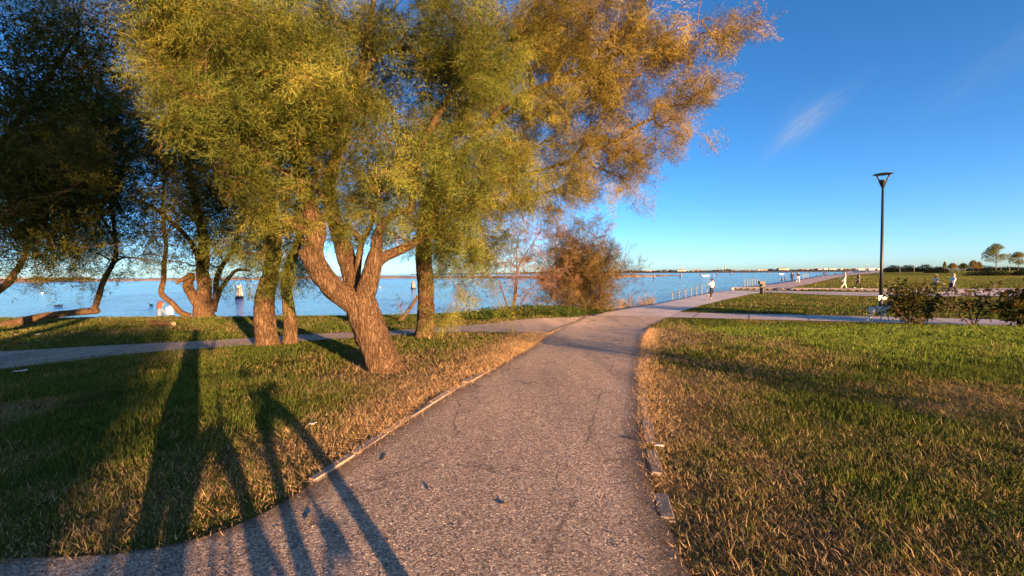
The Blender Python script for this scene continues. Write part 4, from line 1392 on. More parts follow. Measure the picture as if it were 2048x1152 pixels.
blobs = [(60, 440, 90, 70, D5 - .2, .9), (30, 510, 60, 25, D5, .6, .5), (120, 480, 50, 40, D5 - .2, .6), (20, 330, 80, 90, D5, 1.0), (120, 340, 80, 60, D5 - .3, .8), (60, 200, 90, 80, D5 + .1, 1.0, .7), (140, 230, 60, 50, D5, .7, .6), (130, 80, 110, 70, D5 + .2, 1.0, .5), (40, 60, 90, 80, D5 + .2, 1.0, .5), (240, 50, 90, 60, D5 + .3, .8, .35), (60, 490, 70, 30, D5 - .1, .6), (30, 420, 60, 60, D5 + .6, .8)]
make_tree('tamarisk_tree', 'shady tamarisk overhanging the left edge of the picture', limbs, blobs, 440, 10, 26, col_shaded, 61, b5, sprays=True, clump=4, fill=16000, fill_s=(.12, .045), leaf_len=0.075, leaf_w=0.014, twig_len=0.42, droop=0.2, seg=24, spread=0.24)
# ------------------------------------------------------------------ grass
def shore_d(x, y):
    return seg_dist(x, y, SHORE) * np.where(in_poly(x, y, LAND), 1, -1)


def sample_band(y0, y1, dens, rs, spread=1.17, pad=0.5):
    area = (y1 - y0) * 2 * (spread * (y0 + y1) / 2 + pad)
    n = int(area * dens)
    # uniform over the trapezoid
    t = rs.rand(int(n * 1.0))
    y = np.sqrt(y0 ** 2 + t * (y1 ** 2 - y0 ** 2))
    x = rs.uniform(-1, 1, n) * (spread * y + pad)
    return x, y


def blade_mesh(x, y, rs, hmul=1.0, wmul=1.0, segs=2, lie=None):
    n = len(x)
    d = dryness(x, y)
    clump = fbm(x * 3.1, y * 3.1, 2.2, 2)
    big = fbm(x * 0.8 + 11, y * 0.8, 4.4, 2)
    h = rs.uniform(0.025, 0.062, n) * (0.35 + 1.3 * clump) * (0.6 + 0.8 * big) * hmul
    h = h * (1 + 0.7 * (rs.rand(n) < 0.06))
    w = rs.uniform(0.0035, 0.0065, n) * wmul
    z = G(x, y) - 0.006
    az = rs.uniform(0, 2 * math.pi, n)
    lean = rs.uniform(0.15, 1.0, n) + 0.5 * d
    dry = rs.rand(n) < np.clip(d * 1.05 - 0.02, 0, 1)
    lie_f = (dry & (rs.rand(n) < 0.55 * d)) if lie is None else np.full(n, lie)
    lean = np.where(lie_f, rs.uniform(1.2, 4.5, n) if lie is None else rs.uniform(.6, 2.8, n), lean)
    dirv = np.stack([np.cos(az), np.sin(az)], 1)
    L_ = h / np.sqrt(1 + lean ** 2) * np.where(lie_f, 1.7, 1.25)
    base = np.stack([x, y, z], 1)
    side = np.stack([-np.sin(az), np.cos(az), np.zeros(n)], 1)
    tw = rs.uniform(-1.2, 1.2, n)
    side = side * np.cos(tw)[:, None] + np.stack([np.cos(az), np.sin(az), np.zeros(n)], 1) * np.sin(tw)[:, None]
    tip = base + np.concatenate([dirv * (lean * L_)[:, None], L_[:, None] + 0.006], 1)
    g = GREEN * rs.uniform(0.6, 1.5, (n, 1)) * np.array([1.0, 1.0, 1.0]) + (OLIVE - GREEN) * (rs.rand(n, 1) * 0.6 + 0.6 * d[:, None] - 0.15).clip(0, 1)
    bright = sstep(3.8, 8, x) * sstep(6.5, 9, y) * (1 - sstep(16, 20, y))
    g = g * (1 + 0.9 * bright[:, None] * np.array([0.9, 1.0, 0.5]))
    s_ = STRAW * rs.uniform(0.45, 1.25, (n, 1)); s_ = np.where(rs.rand(n, 1) < 0.35, BROWN * rs.uniform(0.7, 1.5, (n, 1)), s_)
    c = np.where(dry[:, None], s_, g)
    if segs == 1:
        V = np.stack([base - side * w[:, None] / 2, base + side * w[:, None] / 2, tip], 1).reshape(-1, 3)
        return V, np.arange(3 * n).reshape(-1, 3), np.repeat(c, 3, 0)
    mid = base + np.concatenate([dirv * (lean * L_ * 0.36)[:, None], (L_ * 0.62)[:, None] + 0.004], 1)
    V = np.stack([base - side * w[:, None] / 2, base + side * w[:, None] / 2, mid + side * w[:, None] * 0.38, mid - side * w[:, None] * 0.38, tip], 1).reshape(-1, 3)
    F = np.array([[0, 1, 2], [0, 2, 3], [3, 2, 4]])[None] + (np.arange(n) * 5)[:, None, None]
    return V, F.reshape(-1, 3), np.repeat(c, 5, 0)


def lawn(name, label, bands, keep, seed):
    rs = np.random.RandomState(seed)
    Vs, Fs, Cs, n0 = [], [], [], 0
    for (y0, y1, dens, hm, wm, sg) in bands:
        x, y = sample_band(y0, y1, dens, rs)
        m = keep(x, y)
        x, y = x[m], y[m]
        jx, jy = x + rs.normal(0, 0.05, len(x)), y + rs.normal(0, 0.05, len(x))
        m = ~paved(jx, jy) & (shore_d(x, y) > -0.15)
        # worn, thin spots
        m &= rs.rand(len(x)) < np.clip(2.4 * (fbm(x * 1.1 + 3, y * 1.1, 6.6, 3) - .18), .12, 1)
        x, y = x[m], y[m]
        V, F, C = blade_mesh(x, y, rs, hm, wm, sg)
        Vs.append(V); Fs.append(F + n0); Cs.append(C); n0 += len(V)
    V, F, C = np.concatenate(Vs), np.concatenate(Fs), np.concatenate(Cs)
    print(name, 'tris', len(F))
    return tag(link(name, np_mesh(name, V, F, M['grass'], C)), label, 'grass', kind='stuff')


BANDS = [(1.7, 4.2, 5200, 0.8, 0.9, 2), (4.2, 7.0, 2600, 1.0, 1.35, 1), (7.0, 11.0, 1150, 1.05, 2.0, 1), (11.0, 21.0, 420, 1.2, 3.2, 1)]
lawn('grass', 'mown grass with straw and bare patches left of the path', BANDS, lambda x, y: x < 0.35 + 0.05 * y, 3)
lawn('grass', 'sun dried and green grass on the lawn right of the path', BANDS + [(21.0, 48.0, 60, 1.3, 8.0, 1), (48.0, 150.0, 5, 1.4, 26.0, 1)], lambda x, y: (x >= 0.35 + 0.05 * y) & ((y < 21) | (x > 6)), 4)

# straw raked up by the wind along the path edges
rs = np.random.RandomState(9)
Lq = resample(RIBBONS['main'][0], 500); Rq = resample(RIBBONS['main'][1], 500)
pts_ = []
for line, sgn, cnt, w_ in ((Lq, -1, 50000, 0.50), (Rq, 1, 20000, 0.20)):
    i = rs.randint(60, 480, cnt)
    t = np.gradient(line, axis=0)[i]; t /= np.linalg.norm(t, axis=1)[:, None]
    off = np.abs(rs.normal(0, w_, cnt)) - 0.04 - 0.12 * rs.rand(cnt) * (rs.rand(cnt) < 0.3)
    nrm = np.stack([-t[:, 1], t[:, 0]], 1) * (1 if sgn < 0 else -1)
    pts_.append(line[i] + nrm * off[:, None])
P_ = np.concatenate(pts_)
P_ = P_[rs.rand(len(P_)) < .12 + .88 * sstep(2.8, 5.0, P_[:, 1])]
_side = np.concatenate([RIBBONS['side'][0], RIBBONS['side'][1][::-1]])
P_ = P_[~in_poly(P_[:, 0], P_[:, 1], _side) & (P_[:, 1] < 17.5)]
V, F, C = blade_mesh(P_[:, 0], P_[:, 1], rs, 0.6, 0.7, 1, lie=True)
V[:, 2] += 0.022
C = np.repeat(np.minimum(STRAW * rs.uniform(1.0, 2.3, (len(P_), 1)) * np.array([1.08, 0.93, 0.84]), .85), 3, 0)
tag(link('straw', np_mesh('straw', V, F, M['grass'], C)), 'dry orange straw littering both edges of the asphalt path', 'straw', kind='stuff')


# ------------------------------------------------------------------ leafy undergrowth and reeds on the bank
def herb_patch(name, label, pts2, n_leaf, hmax, leaf_len, leaf_w, cols, seed, upright=0.6):
    rs = np.random.RandomState(seed)
    n = len(pts2)
    z = G(pts2[:, 0], pts2[:, 1])
    h = hmax * rs.uniform(0.35, 1.0, n)
    t = rs.rand(n, n_leaf)
    P = np.stack([pts2[:, 0], pts2[:, 1], z], 1)[:, None] + np.stack([rs.normal(0, .06, (n, n_leaf)), rs.normal(0, .06, (n, n_leaf)), t * h[:, None]], -1)
    d = unit(rs.normal(size=(n, n_leaf, 3)) + np.array([0, 0, upright]))
    k = n * n_leaf
    V = leaves(P.reshape(-1, 3), d.reshape(-1, 3), leaf_len * rs.uniform(.5, 1.4, k), leaf_w * rs.uniform(.6, 1.4, k), rs)
    c = np.array(cols)[rs.randint(0, len(cols), n)]
    C = np.repeat((c[:, None] * rs.uniform(.65, 1.35, (n, n_leaf, 1))).reshape(-1, 3), 3, 0)
    return tag(link(name, np_mesh(name, V.reshape(-1, 3), np.arange(3 * k).reshape(-1, 3), M['leaf'], C)), label, 'plants', kind='stuff')


rs = np.random.RandomState(77)
def along_px(pxs, pys, n, jit, rs):
    q = np.array([gp(a, b) for a, b in zip(pxs, pys)])
    q = resample(q, 400)
    return q[rs.randint(0, 400, n)] + rs.normal(0, jit, (n, 2))


herb_patch('undergrowth', 'low bright green undergrowth along the bank beneath the shrubs', along_px([950, 1000, 1080, 1130, 1175], [637, 632, 627, 625, 624], 1000, 0.5, rs), 26, 0.36, 0.09, 0.045,
           [(0.045, 0.085, 0.02), (0.065, 0.10, 0.024), (0.04, 0.07, 0.018), (0.10, 0.10, 0.03)], 5)
herb_patch('reeds', 'pinkish tan seed heads and pale leaves at the edge of the concrete quay', along_px([1185, 1215, 1250, 1285, 1298], [620, 615, 611, 607, 606], 560, 0.34, rs), 40, 1.25, 0.22, 0.024,
           [(0.33, 0.22, 0.15), (0.28, 0.24, 0.10), (0.20, 0.21, 0.07), (0.36, 0.22, 0.18)], 6, 1.6)
# ------------------------------------------------------------------ concrete edging of the asphalt path
M['edging'] = concrete_mat('edging_concrete', (0.31, 0.25, 0.20))
asph = bpy.data.objects['asphalt_path']


def bevel_box(sx, sy, sz, bev, mat, name, seed=0, jit=0.0, segs=2):
    bm = bmesh.new()
    bmesh.ops.create_cube(bm, size=1.0)
    for v_ in bm.verts:
        v_.co.x *= sx; v_.co.y *= sy; v_.co.z *= sz
    bmesh.ops.bevel(bm, geom=bm.edges[:], offset=bev, segments=segs, affect='EDGES')
    if jit:
        r_ = random.Random(seed)
        for v_ in bm.verts:
            v_.co += Vector((r_.uniform(-jit, jit), r_.uniform(-jit, jit), r_.uniform(-jit, jit) * 0.6))
    me = bpy.data.meshes.new(name)
    bm.to_mesh(me); bm.free()
    me.materials.append(mat)
    return me


def edging(p0, p1, w, h, top, seed):
    p0, p1 = np.array(p0), np.array(p1)
    d = p1 - p0; Ls = np.linalg.norm(d); c = (p0 + p1) / 2
    me = bevel_box(Ls - 0.012, w, h, 0.012, M['edging'], 'edging_stone', seed, 0.010)
    o = link('edging_stone', me, asph)
    z = float(base_height(c[0], c[1])) + 0.035 * (float(fbm(c[0] * 0.45, c[1] * 0.45, 3.3, 2)) - 0.5)
    z0 = float(base_height(*p0)); z1 = float(base_height(*p1))
    o.location = (c[0], c[1], z + top - h / 2)
    o.rotation_euler = (random.uniform(-.04, .04), -math.atan2(z1 - z0, Ls) + random.uniform(-.008, .008), math.atan2(d[1], d[0]))


el = resample([gp(622, 966), gp(640, 954), gp(720, 902), gp(800, 849), gp(900, 784), gp(985, 738)], 9)
for i in range(8):
    edging(el[i], el[i + 1], 0.10, 0.16, 0.036 + random.uniform(-.012, .008), i)
for i, (a_, b_) in enumerate([((1292, 722), (1296, 702)), ((1288, 775), (1291, 724)), ((1290, 838), (1288, 778)), ((1302, 888), (1292, 840)), ((1313, 950), (1304, 902)), ((1338, 1042), (1320, 988))]):
    edging(gp(*a_), gp(*b_), 0.085 if i < 3 else 0.105, 0.15, 0.024 if i in (0, 3, 4, 5) else 0.004, 40 + i)

# ------------------------------------------------------------------ low wall between the two levels
M['wall'] = concrete_mat('wall_concrete', (0.40, 0.33, 0.285))
M['dark'] = simple('dark_gap', (0.03, 0.03, 0.03), 0.9)
wall = thing('low_wall', 'long low concrete step wall with coping and dark slots between the two lawns', 'wall', (WALL_LINE[0][0], WALL_LINE[0][1], LOW_Z))
wl_pts = resample(WALL_LINE, 14)
o0 = np.array([WALL_LINE[0][0], WALL_LINE[0][1]])
me_cache = {}
for i in range(13):
    p0, p1 = wl_pts[i], wl_pts[i + 1]
    d = p1 - p0; Ls = float(np.linalg.norm(d)); c = (p0 + p1) / 2 - o0; a_ = math.atan2(d[1], d[0])
    for nm, (sy, sz, zc, oy) in dict(wall_block=(0.30, 0.36, 0.13, 0.16), coping=(0.40, 0.05, 0.336, 0.16)).items():
        if nm not in me_cache:
            me_cache[nm] = bevel_box(Ls - 0.03, sy, sz, 0.012, M['wall'] if nm == 'wall_block' else M['concrete'], nm)
        o = link(nm, me_cache[nm], wall)
        n_ = _wnor * oy
        o.location = (c[0] + n_[0], c[1] + n_[1], zc)
        o.rotation_euler = (0, 0, a_)
    for s_ in (-.28, .22):
        if 'slot' not in me_cache:
            me_cache['slot'] = bevel_box(0.22, 0.02, 0.13, 0.004, M['dark'], 'slot')
        o = link('slot', me_cache['slot'], wall)
        q = d / Ls * (s_ * Ls)
        o.location = (c[0] + q[0] + _wnor[0] * 0.004, c[1] + q[1] + _wnor[1] * 0.004, 0.18)
        o.rotation_euler = (0, 0, a_)
# end face of the raised terrace towards the water
mb = MB(); e0 = np.array(flat(1466, 575.6, UP_Z)); e1 = np.array(WALL_LINE[0])
d = e1 - e0; c = (e0 + e1) / 2
mb.box((c[0] - o0[0], c[1] - o0[1], -0.55), (float(np.linalg.norm(d)), 0.3, 1.70), math.atan2(d[1], d[0]))
mb.build('end_wall', M['wall'], wall)

# ------------------------------------------------------------------ railings and bollards
M['galv'] = simple('galvanised_steel', (0.085, 0.082, 0.08), 0.5, 0.3, 0.08)
M['white_paint'] = simple('white_paint', (0.78, 0.76, 0.72), 0.5)


def railing(label, posts, wid, rails, group='quay railings'):
    """posts: (x, y, z_base, height)"""
    x0, y0, z0, _ = posts[0]
    r = thing('railing', label, 'railing', (x0, y0, z0), 0, group)
    for x, y, z, h in posts:
        m_ = MB().box((0, 0, h / 2 - 0.04), (wid, wid * .7, h + 0.08))
        m_.box((0, 0, h + 0.02), (wid * 1.5, wid * 1.2, 0.04))
        m_.box((0, 0, 0.02), (wid * 2, wid * 2, 0.03))
        o = m_.build('post', M['galv'], r); o.location = (x - x0, y - y0, z - z0)
    for fr in rails:
        m_ = MB().tube([(x - x0, y - y0, z - z0 + h * fr) for x, y, z, h in posts], 0.022, 6)
        m_.build('rail', M['galv'], r)
    return r


ps = []
for px, t_, b_ in [(1345, 585.7, 600), (1358.7, 582.4, 597.1), (1371.5, 578.7, 595.6), (1383, 575.8, 593.8), (1393.5, 572.5, 591.2), (1404, 569.9, 588.6), (1414.3, 567, 584.9)]:
    x, y = flat(px, b_, LOW_Z)
    ps.append((x, y, LOW_Z + .02, (b_ - t_) * y / FPX))
railing('row of seven galvanised posts with a thin rail along the concrete quay, behind the jogger', ps, 0.055, (0.97, 0.62))
ps = []
for i, px in enumerate((1489.7, 1495, 1500, 1505, 1510, 1515)):
    x, y = flat(px, 574.4 - i * 0.75, UP_Z)
    ps.append((x, y, UP_Z + .02, 0.92))
railing('row of pale posts on the raised terrace left of the dark grey bin', ps, 0.055, (0.97, 0.6))
ps = [(*flat(px, b_, UP_Z), UP_Z + .02, 1.0) for px, b_ in ((1606, 557.0), (1609, 556.4), (1612.5, 555.8), (1616, 555.2))]
railing('short distant railing on the promenade edge beyond the walking couple', ps, 0.09, (0.95, 0.55))
for k_, (px, b_) in enumerate(((1563.8, 562.6), (1570.2, 561.8), (1634, 553.2), (1641, 552.0), (1655, 549.8))):
    x, y = flat(px, b_, UP_Z)
    lab = ['nearest pale bollard on the promenade edge left of the walking couple', 'second pale bollard on the promenade edge left of the walking couple',
           'third pale bollard along the promenade edge, just past the short railing', 'fourth pale bollard along the promenade edge', 'farthest pale bollard along the promenade edge'][k_]
    t_ = thing('bollard', lab, 'bollard', (x, y, UP_Z + .02), 0, 'promenade bollards')
    MB().lathe([(0.13, 0), (0.13, 0.56), (0.10, 0.60)], seg=12).build('shaft', M['galv'], t_, True)
    MB().lathe([(0.16, 0.59), (0.16, 0.66), (0.05, 0.70)], seg=12).build('cap', M['galv'], t_, True)

# ------------------------------------------------------------------ dark grey bin with a scooped mouth
x, y = flat(1524.5, 588, LOW_Z)
k_ = y / FPX
M['bin'] = simple('dark_grey_metal', (0.032, 0.029, 0.027), 0.5, 0.3)
M['bin_in'] = simple('bin_inside', (0.02, 0.02, 0.02), 0.8)
t_ = thing('litter_bin', 'dark grey cylindrical bin with a scooped mouth beside the lawn corner', 'bin', (x, y, LOW_Z + .01), 0)
MB().lathe([(0.19, 0), (0.205, 0.04), (0.205, 0.70), (0.19, 0.72)], seg=24).build('body', M['bin'], t_, True)
# the head leans out to the left over the mouth; its outline is an arc cut by a round bite
n = 20
pr = [(0.205, 0.72), (0.205, 1.16), (0.17, 1.24), (0.08, 1.28), (-0.25, 1.28), (-0.33, 1.25), (-0.36, 1.18), (-0.35, 1.09), (-0.31, 1.00)]
for i in range(7):
    a_ = math.radians(150 - i * 35)
    pr.append((-0.21 + 0.12 * math.cos(a_) * 1.0, 0.87 + 0.13 * math.sin(a_)))
pr += [(-0.27, 0.72), (-0.24, 0.64), (-0.18, 0.62)]
vs = []; hw = 0.19
for s_ in (-1, 1):
    vs += [(a_, s_ * hw, b_) for a_, b_ in pr]
q = len(pr)
fs = [tuple(range(q - 1, -1, -1)), tuple(range(q, 2 * q))] + [(i, (i + 1) % q, q + (i + 1) % q, q + i) for i in range(q)]
bm = bmesh.new()
bv = [bm.verts.new(p) for p in vs]
for f_ in fs:
    bm.faces.new([bv[i] for i in f_])
bmesh.ops.recalc_face_normals(bm, faces=bm.faces[:])
bmesh.ops.triangulate(bm, faces=[f_ for f_ in bm.faces if len(f_.verts) > 4])
me = bpy.data.meshes.new('hood'); bm.to_mesh(me); bm.free(); me.materials.append(M['bin'])
link('hood', me, t_)
MB().ball((-0.22, 0, 0.68), (0.075, 0.12, 0.06)).build('lip', M['bin_in'], t_, True)

# ------------------------------------------------------------------ lamp post
lp = ground_at(1761.5, 629)
LD = lp[1]
M['lamp'] = simple('lamp_grey_paint', (0.035, 0.034, 0.034), 0.4, 0.4)
M['lens'] = simple('lamp_lens', (0.10, 0.10, 0.10), 0.3)
zt = lambda py: pt(1765, py, LD)[2] - lp[2]
t_ = thing('street_lamp', 'tall dark grey street lamp with a flat disc head among the lawn paths', 'lamp', tuple(lp), 0)
MB().lathe([(0.16, -0.1), (0.16, 0.03), (0.092, 0.05), (0.092, 0.9), (0.078, 1.0)], seg=20).build('base', M['lamp'], t_, True)
MB().lathe([(0.078, 0.98), (0.070, 2.4), (0.048, zt(374))], seg=20).build('pole', M['lamp'], t_, True)
MB().lathe([(0.06, zt(375)), (0.10, zt(371)), (0.17, zt(363)), (0.18, zt(361.5)), (0.12, zt(360.5))], seg=24).build('socket', M['lamp'], t_, True)
r_ = 16.5 * LD / FPX
for s_ in (-1, 1):
    MB().tube([(s_ * 0.15, 0, zt(363)), (s_ * (r_ - 0.08), 0, zt(349.0))], 0.036, 8).build('arm', M['lamp'], t_, True)
MB().lathe([(0.05, zt(349.1)), (r_ - .03, zt(348.9)), (r_, zt(348.3)), (r_ * 0.8, zt(347.5)), (0.05, zt(347.0))], seg=40).build('disc', M['lamp'], t_, True)
MB().lathe([(0.11, zt(360.6)), (0.10, zt(359.5)), (0.02, zt(359))], seg=20).build('lens', M['lens'], t_, True)
pl = MB().box((0.0, -0.115, zt(595.5)), (17 * LD / FPX, 0.012, 9.5 * LD / FPX)); pl.build('notice_plate', M['white_paint'], t_)
MB().box((0.0, -0.09, zt(595.5)), (0.20, 0.05, 0.03)).build('bracket', M['lamp'], t_)
MB().box((0.0, -0.124, zt(595.5)), (13 * LD / FPX, 0.004, 0.012)).build('print_line', M['lamp'], t_)

# ------------------------------------------------------------------ shrubs with broad leaves at right
M['twig_brown'] = simple('shrub_bark', (0.12, 0.08, 0.055), 0.9)


def col_from(cols, p_=None):
    cols = np.array(cols)

    def f_(p, rs):
        return cols[rs.choice(len(cols), len(p), p=p_)]
    return f_


def shrub(label, px, base_y, stems, blobs, cols, n_attr, n_twig, leaf_n, ll, lw, seed, name='shrub', tl=0.3, droop=0.15, shell=.55, twig='twig_brown', spread=.12, lead=.8, group=None, tr=.0025, mr=.0035, sprays=False, fill=0):
    b_ = ground_at(px, base_y); D_ = b_[1]
    limbs = []
    for st in stems:
        limbs.append(L([(px + a, base_y + dy, D_ + dd, r) for a, dy, dd, r in st], **{'from': 0.25}))
    bl = [(px + q[0], base_y + q[1], q[2], q[3], D_ + q[4], q[5]) + tuple(q[6:]) for q in blobs]
    return make_tree(name, label, limbs, bl, n_attr, n_twig, leaf_n, col_from(cols), seed, b_, leaf_len=ll, leaf_w=lw, twig_len=tl, droop=droop, bark='twig_brown' if twig == 'twig_brown' else 'bark', twig=twig, cat='shrub', group=group,
                     seg=14, flare=0.1, bf=.15, lead=lead, spread=spread, twig_r=tr, shell=shell, min_r=mr, sprays=sprays, clump=3 if sprays else 1, fill=fill, fill_s=(.12, .03))


gd = [(0.030, 0.048, 0.014), (0.045, 0.062, 0.016), (0.065, 0.075, 0.018), (0.13, 0.09, 0.025)]
rb = [(0.045, 0.052, 0.016), (0.09, 0.06, 0.022), (0.13, 0.07, 0.026), (0.065, 0.062, 0.018)]
shrub('dense dark green shrub right beside the lamp post', 1818, 648, [[(0, 0, 0, .035), (-8, -30, 0, .03), (-20, -70, 0, .015)], [(4, 0, 0, .03), (15, -35, .1, .022), (38, -72, .1, .012)], [(2, 0, -.1, .03), (30, -25, -.2, .02), (55, -50, -.2, .01)], [(0, 0, -.1, .03), (-20, -25, -.2, .02), (-35, -50, -.2, .01)]],
      [(-25, -55, 25, 26, 0, .4), (0, -45, 35, 28, -.1, .5), (32, -50, 26, 28, 0, .4), (42, -66, 14, 18, .1, .2, .7), (0, -22, 30, 15, -.1, .4), (44, -40, 14, 16, 0, .25, .6), (-15, -75, 16, 10, 0, .2, .5)], gd, 110, 6, 11, .085, .05, 91)
shrub('sparse reddish brown shrub between the two green ones at right', 1946, 651, [[(0, 0, 0, .03), (-10, -30, 0, .02), (-25, -60, 0, .01)], [(3, 0, 0, .03), (18, -40, .1, .02), (45, -85, .1, .01)], [(-4, 0, -.1, .025), (-25, -20, -.1, .015), (-50, -45, -.1, .01)], [(2, 0, 0, .02), (30, -30, 0, .015), (55, -55, 0, .008)]],
      [(-30, -48, 28, 24, 0, .4), (15, -45, 30, 28, 0, .4), (42, -72, 18, 22, .1, .25, .7), (0, -18, 22, 12, 0, .3, .6), (48, -48, 14, 16, 0, .25, .6), (-40, -40, 12, 14, 0, .25, .5)], rb, 48, 4, 9, .085, .045, 92)
shrub('dark green shrub cut by the right edge of the picture', 2046, 653, [[(0, 0, 0, .03), (-10, -30, 0, .02), (-25, -60, 0, .01)], [(3, 0, 0, .03), (18, -40, .1, .02), (30, -75, .1, .01)]],
      [(-22, -45, 20, 22, 0, .4), (10, -45, 30, 28, 0, .5), (0, -18, 26, 12, 0, .3), (40, -55, 26, 22, 0, .4)], gd, 80, 7, 11, .10, .055, 93)

# ------------------------------------------------------------------ tamarisk shrubs by the water
och = [(0.17, 0.115, 0.042), (0.14, 0.10, 0.036), (0.18, 0.125, 0.045), (0.11, 0.10, 0.032), (0.21, 0.145, 0.06)]
shrub('dense rusty orange tamarisk bush at the water edge', 1150, 622, [[(-10, 4, 0, .05), (-14, -40, 0, .035), (-25, -110, 0, .02), (-35, -180, 0, .01)], [(0, 4, 0, .05), (5, -50, 0, .035), (10, -120, 0, .015)], [(6, 4, 0, .04), (25, -40, 0, .025), (50, -90, 0, .01)], [(-4, 4, -.1, .04), (-2, -40, -.3, .02), (20, -80, -.4, .01)], [(8, 4, 0, .03), (38, -20, 0, .02), (62, -45, 0, .01)]],
      [(0, -105, 38, 42, 0, .6), (25, -75, 42, 36, 0, .7), (45, -95, 28, 28, 0, .4), (-5, -60, 40, 40, -.1, .7), (15, -35, 45, 26, 0, .7), (-30, -110, 26, 30, 0, .4), (-32, -160, 20, 28, 0, .3, .6), (5, -145, 22, 22, 0, .3, .7), (55, -65, 24, 28, 0, .4), (-20, -22, 30, 18, -.1, .5), (62, -118, 14, 14, 0, .2, .4), (-20, -175, 22, 22, 0, .3, .6), (20, -130, 30, 26, 0, .4, .7), (68, -85, 14, 22, 0, .3, .5), (-48, -150, 14, 14, 0, .2, .4)],
      och, 500, 13, 26, .12, .017, 94, name='tamarisk_bush', sprays=True, fill=14000, tl=.47, droop=-.1, twig='twig', spread=.2, tr=.004, mr=.006)
pkc = [(0.36, 0.19, 0.13), (0.30, 0.16, 0.09), (0.33, 0.22, 0.15), (0.24, 0.16, 0.05)]
shrub('sparse pinkish tamarisk bush with bare twigs left of the rusty orange bush', 1026, 616, [[(0, 4, 0, .06), (4, -40, 0, .045), (14, -90, 0, .03), (40, -130, 0, .02), (58, -160, 0, .01)], [(-8, 4, 0, .055), (-20, -30, 0, .04), (-35, -80, 0, .02), (-40, -130, 0, .01)], [(2, 4, 0, .05), (8, -50, 0, .035), (8, -120, 0, .02), (20, -185, 0, .01)], [(10, 4, 0, .03), (25, -25, 0, .02), (48, -50, 0, .01)]],
      [(10, -150, 30, 40, 0, .4, .7), (45, -135, 24, 28, 0, .3, .6), (-30, -100, 26, 36, 0, .4, .6), (30, -90, 30, 30, 0, .4, .5), (45, -50, 20, 22, 0, .3, .6), (-10, -60, 30, 34, 0, .4, .5), (85, -55, 14, 34, .2, .3, .8)],
      pkc, 240, 6, 16, .12, .013, 95, name='tamarisk_bush', sprays=True, tl=.40, droop=-.2, twig='twig_red', spread=.18, tr=.004, mr=.005)
# stub and saplings by the second trunk
rs = np.random.RandomState(5)
shrub('leaning dead stump with a wisp of twigs left of the straight trunk', 800, 641, [[(-4, 4, 0, .11), (8, -8, 0, .075), (22, -28, 0, .06), (36, -48, 0, .05)], [(2, -2, 0, .02), (3, -20, 0, .01), (-2, -34, 0, .006)]],
      [(2, -26, 12, 12, 0, .15), (-3, -34, 8, 8, 0, .1), (40, -45, 6, 8, 0, .1)], [(0.12, 0.12, 0.04), (0.2, 0.16, 0.06)], 14, 4, 10, .08, .012, 96, name='dead_stump', twig='twig_red', tl=.25)

# ------------------------------------------------------------------ log and litter
lg = ground_at(322, 652)
k_ = lg[1] / FPX
t_ = thing('log', 'short cut log lying on the grass by the couple', 'log', tuple(lg), 0)
P = np.array([(-33 * k_, .25, .09, .072), (-15 * k_, .12, .09, .075), (10 * k_, 0, .09, .078), (30 * k_, -.12, .085, .074)])
link('bole', limb_mesh('bole', catmull(P, .03), 24, M['bark'], seed=3), t_)
M['cutwood'] = simple('cut_wood', (0.42, 0.27, 0.15), .8, noise=.25, scale=30)
dr_ = unit(P[-1, :3] - P[-2, :3])
MB().tube([P[-1, :3] - dr_ * .02, P[-1, :3] + dr_ * .035], [.076, .070], 20).build('cut_end', M['cutwood'], t_)
M['paper'] = simple('scrap_paper', (0.72, 0.70, 0.68), .7)


def scrap(px, py, s_, label, seed):
    p = ground_at(px, py); r_ = np.random.RandomState(seed); n = 7
    u = np.linspace(-1, 1, n); X_, Y_ = np.meshgrid(u, u)
    Z_ = .35 * vnoise(X_ * 1.7 + seed, Y_ * 1.7, seed) + .1
    V_ = np.stack([X_ * s_ * (1 + .2 * Y_), Y_ * s_ * .6, Z_ * s_], -1).reshape(-1, 3)
    i_ = np.arange(n * n).reshape(n, n)
    F_ = np.stack([i_[:-1, :-1], i_[:-1, 1:], i_[1:, 1:], i_[1:, :-1]], -1).reshape(-1, 4)
    o = link('paper_scrap', np_mesh('paper_scrap', V_, F_, M['paper']))
    o.location = (p[0], p[1], p[2] + .045); o.rotation_euler = (0, 0, r_.uniform(0, 3))
    tag(o, label, 'litter')
    sm = o.modifiers.new('thickness', 'SOLIDIFY'); sm.thickness = .003


scrap(627, 856, .035, 'small crumpled white paper on the grass near the path', 1)
scrap(43, 749, .08, 'white paper scrap on the shaded grass at far left', 2)
scrap(78, 672, .07, 'pale scrap on the grass near the lying trunk', 3)
scrap(1318, 902, .035, 'pale scrap on the edging stone right of the path', 4)
rs = np.random.RandomState(88)
for px, py, ln in ((862, 985, .10), (770, 920, .12), (620, 1045, .1), (1010, 1015, .09)):
    p = ground_at(px, py)
    a_ = rs.uniform(0, 3); d = np.array([math.cos(a_), math.sin(a_), 0]) * ln / 2
    q = np.array([0, 0, .020])
    o = MB().tube([-d + q, d * .1 + q + np.array([.01, .012, .004]), d + q], [.004, .005, .003], 6).build('twig', M['twig_brown'], None, True)
    o.location = tuple(p)
    tag(o, {862: 'dark twig lying in the middle of the asphalt path', 770: 'dark twig on the asphalt near the left edging stones', 620: 'dark twig between the shadow streaks on the asphalt', 1010: 'thin twig right of the middle of the asphalt path'}[px], 'twig', 'twigs on the asphalt path')
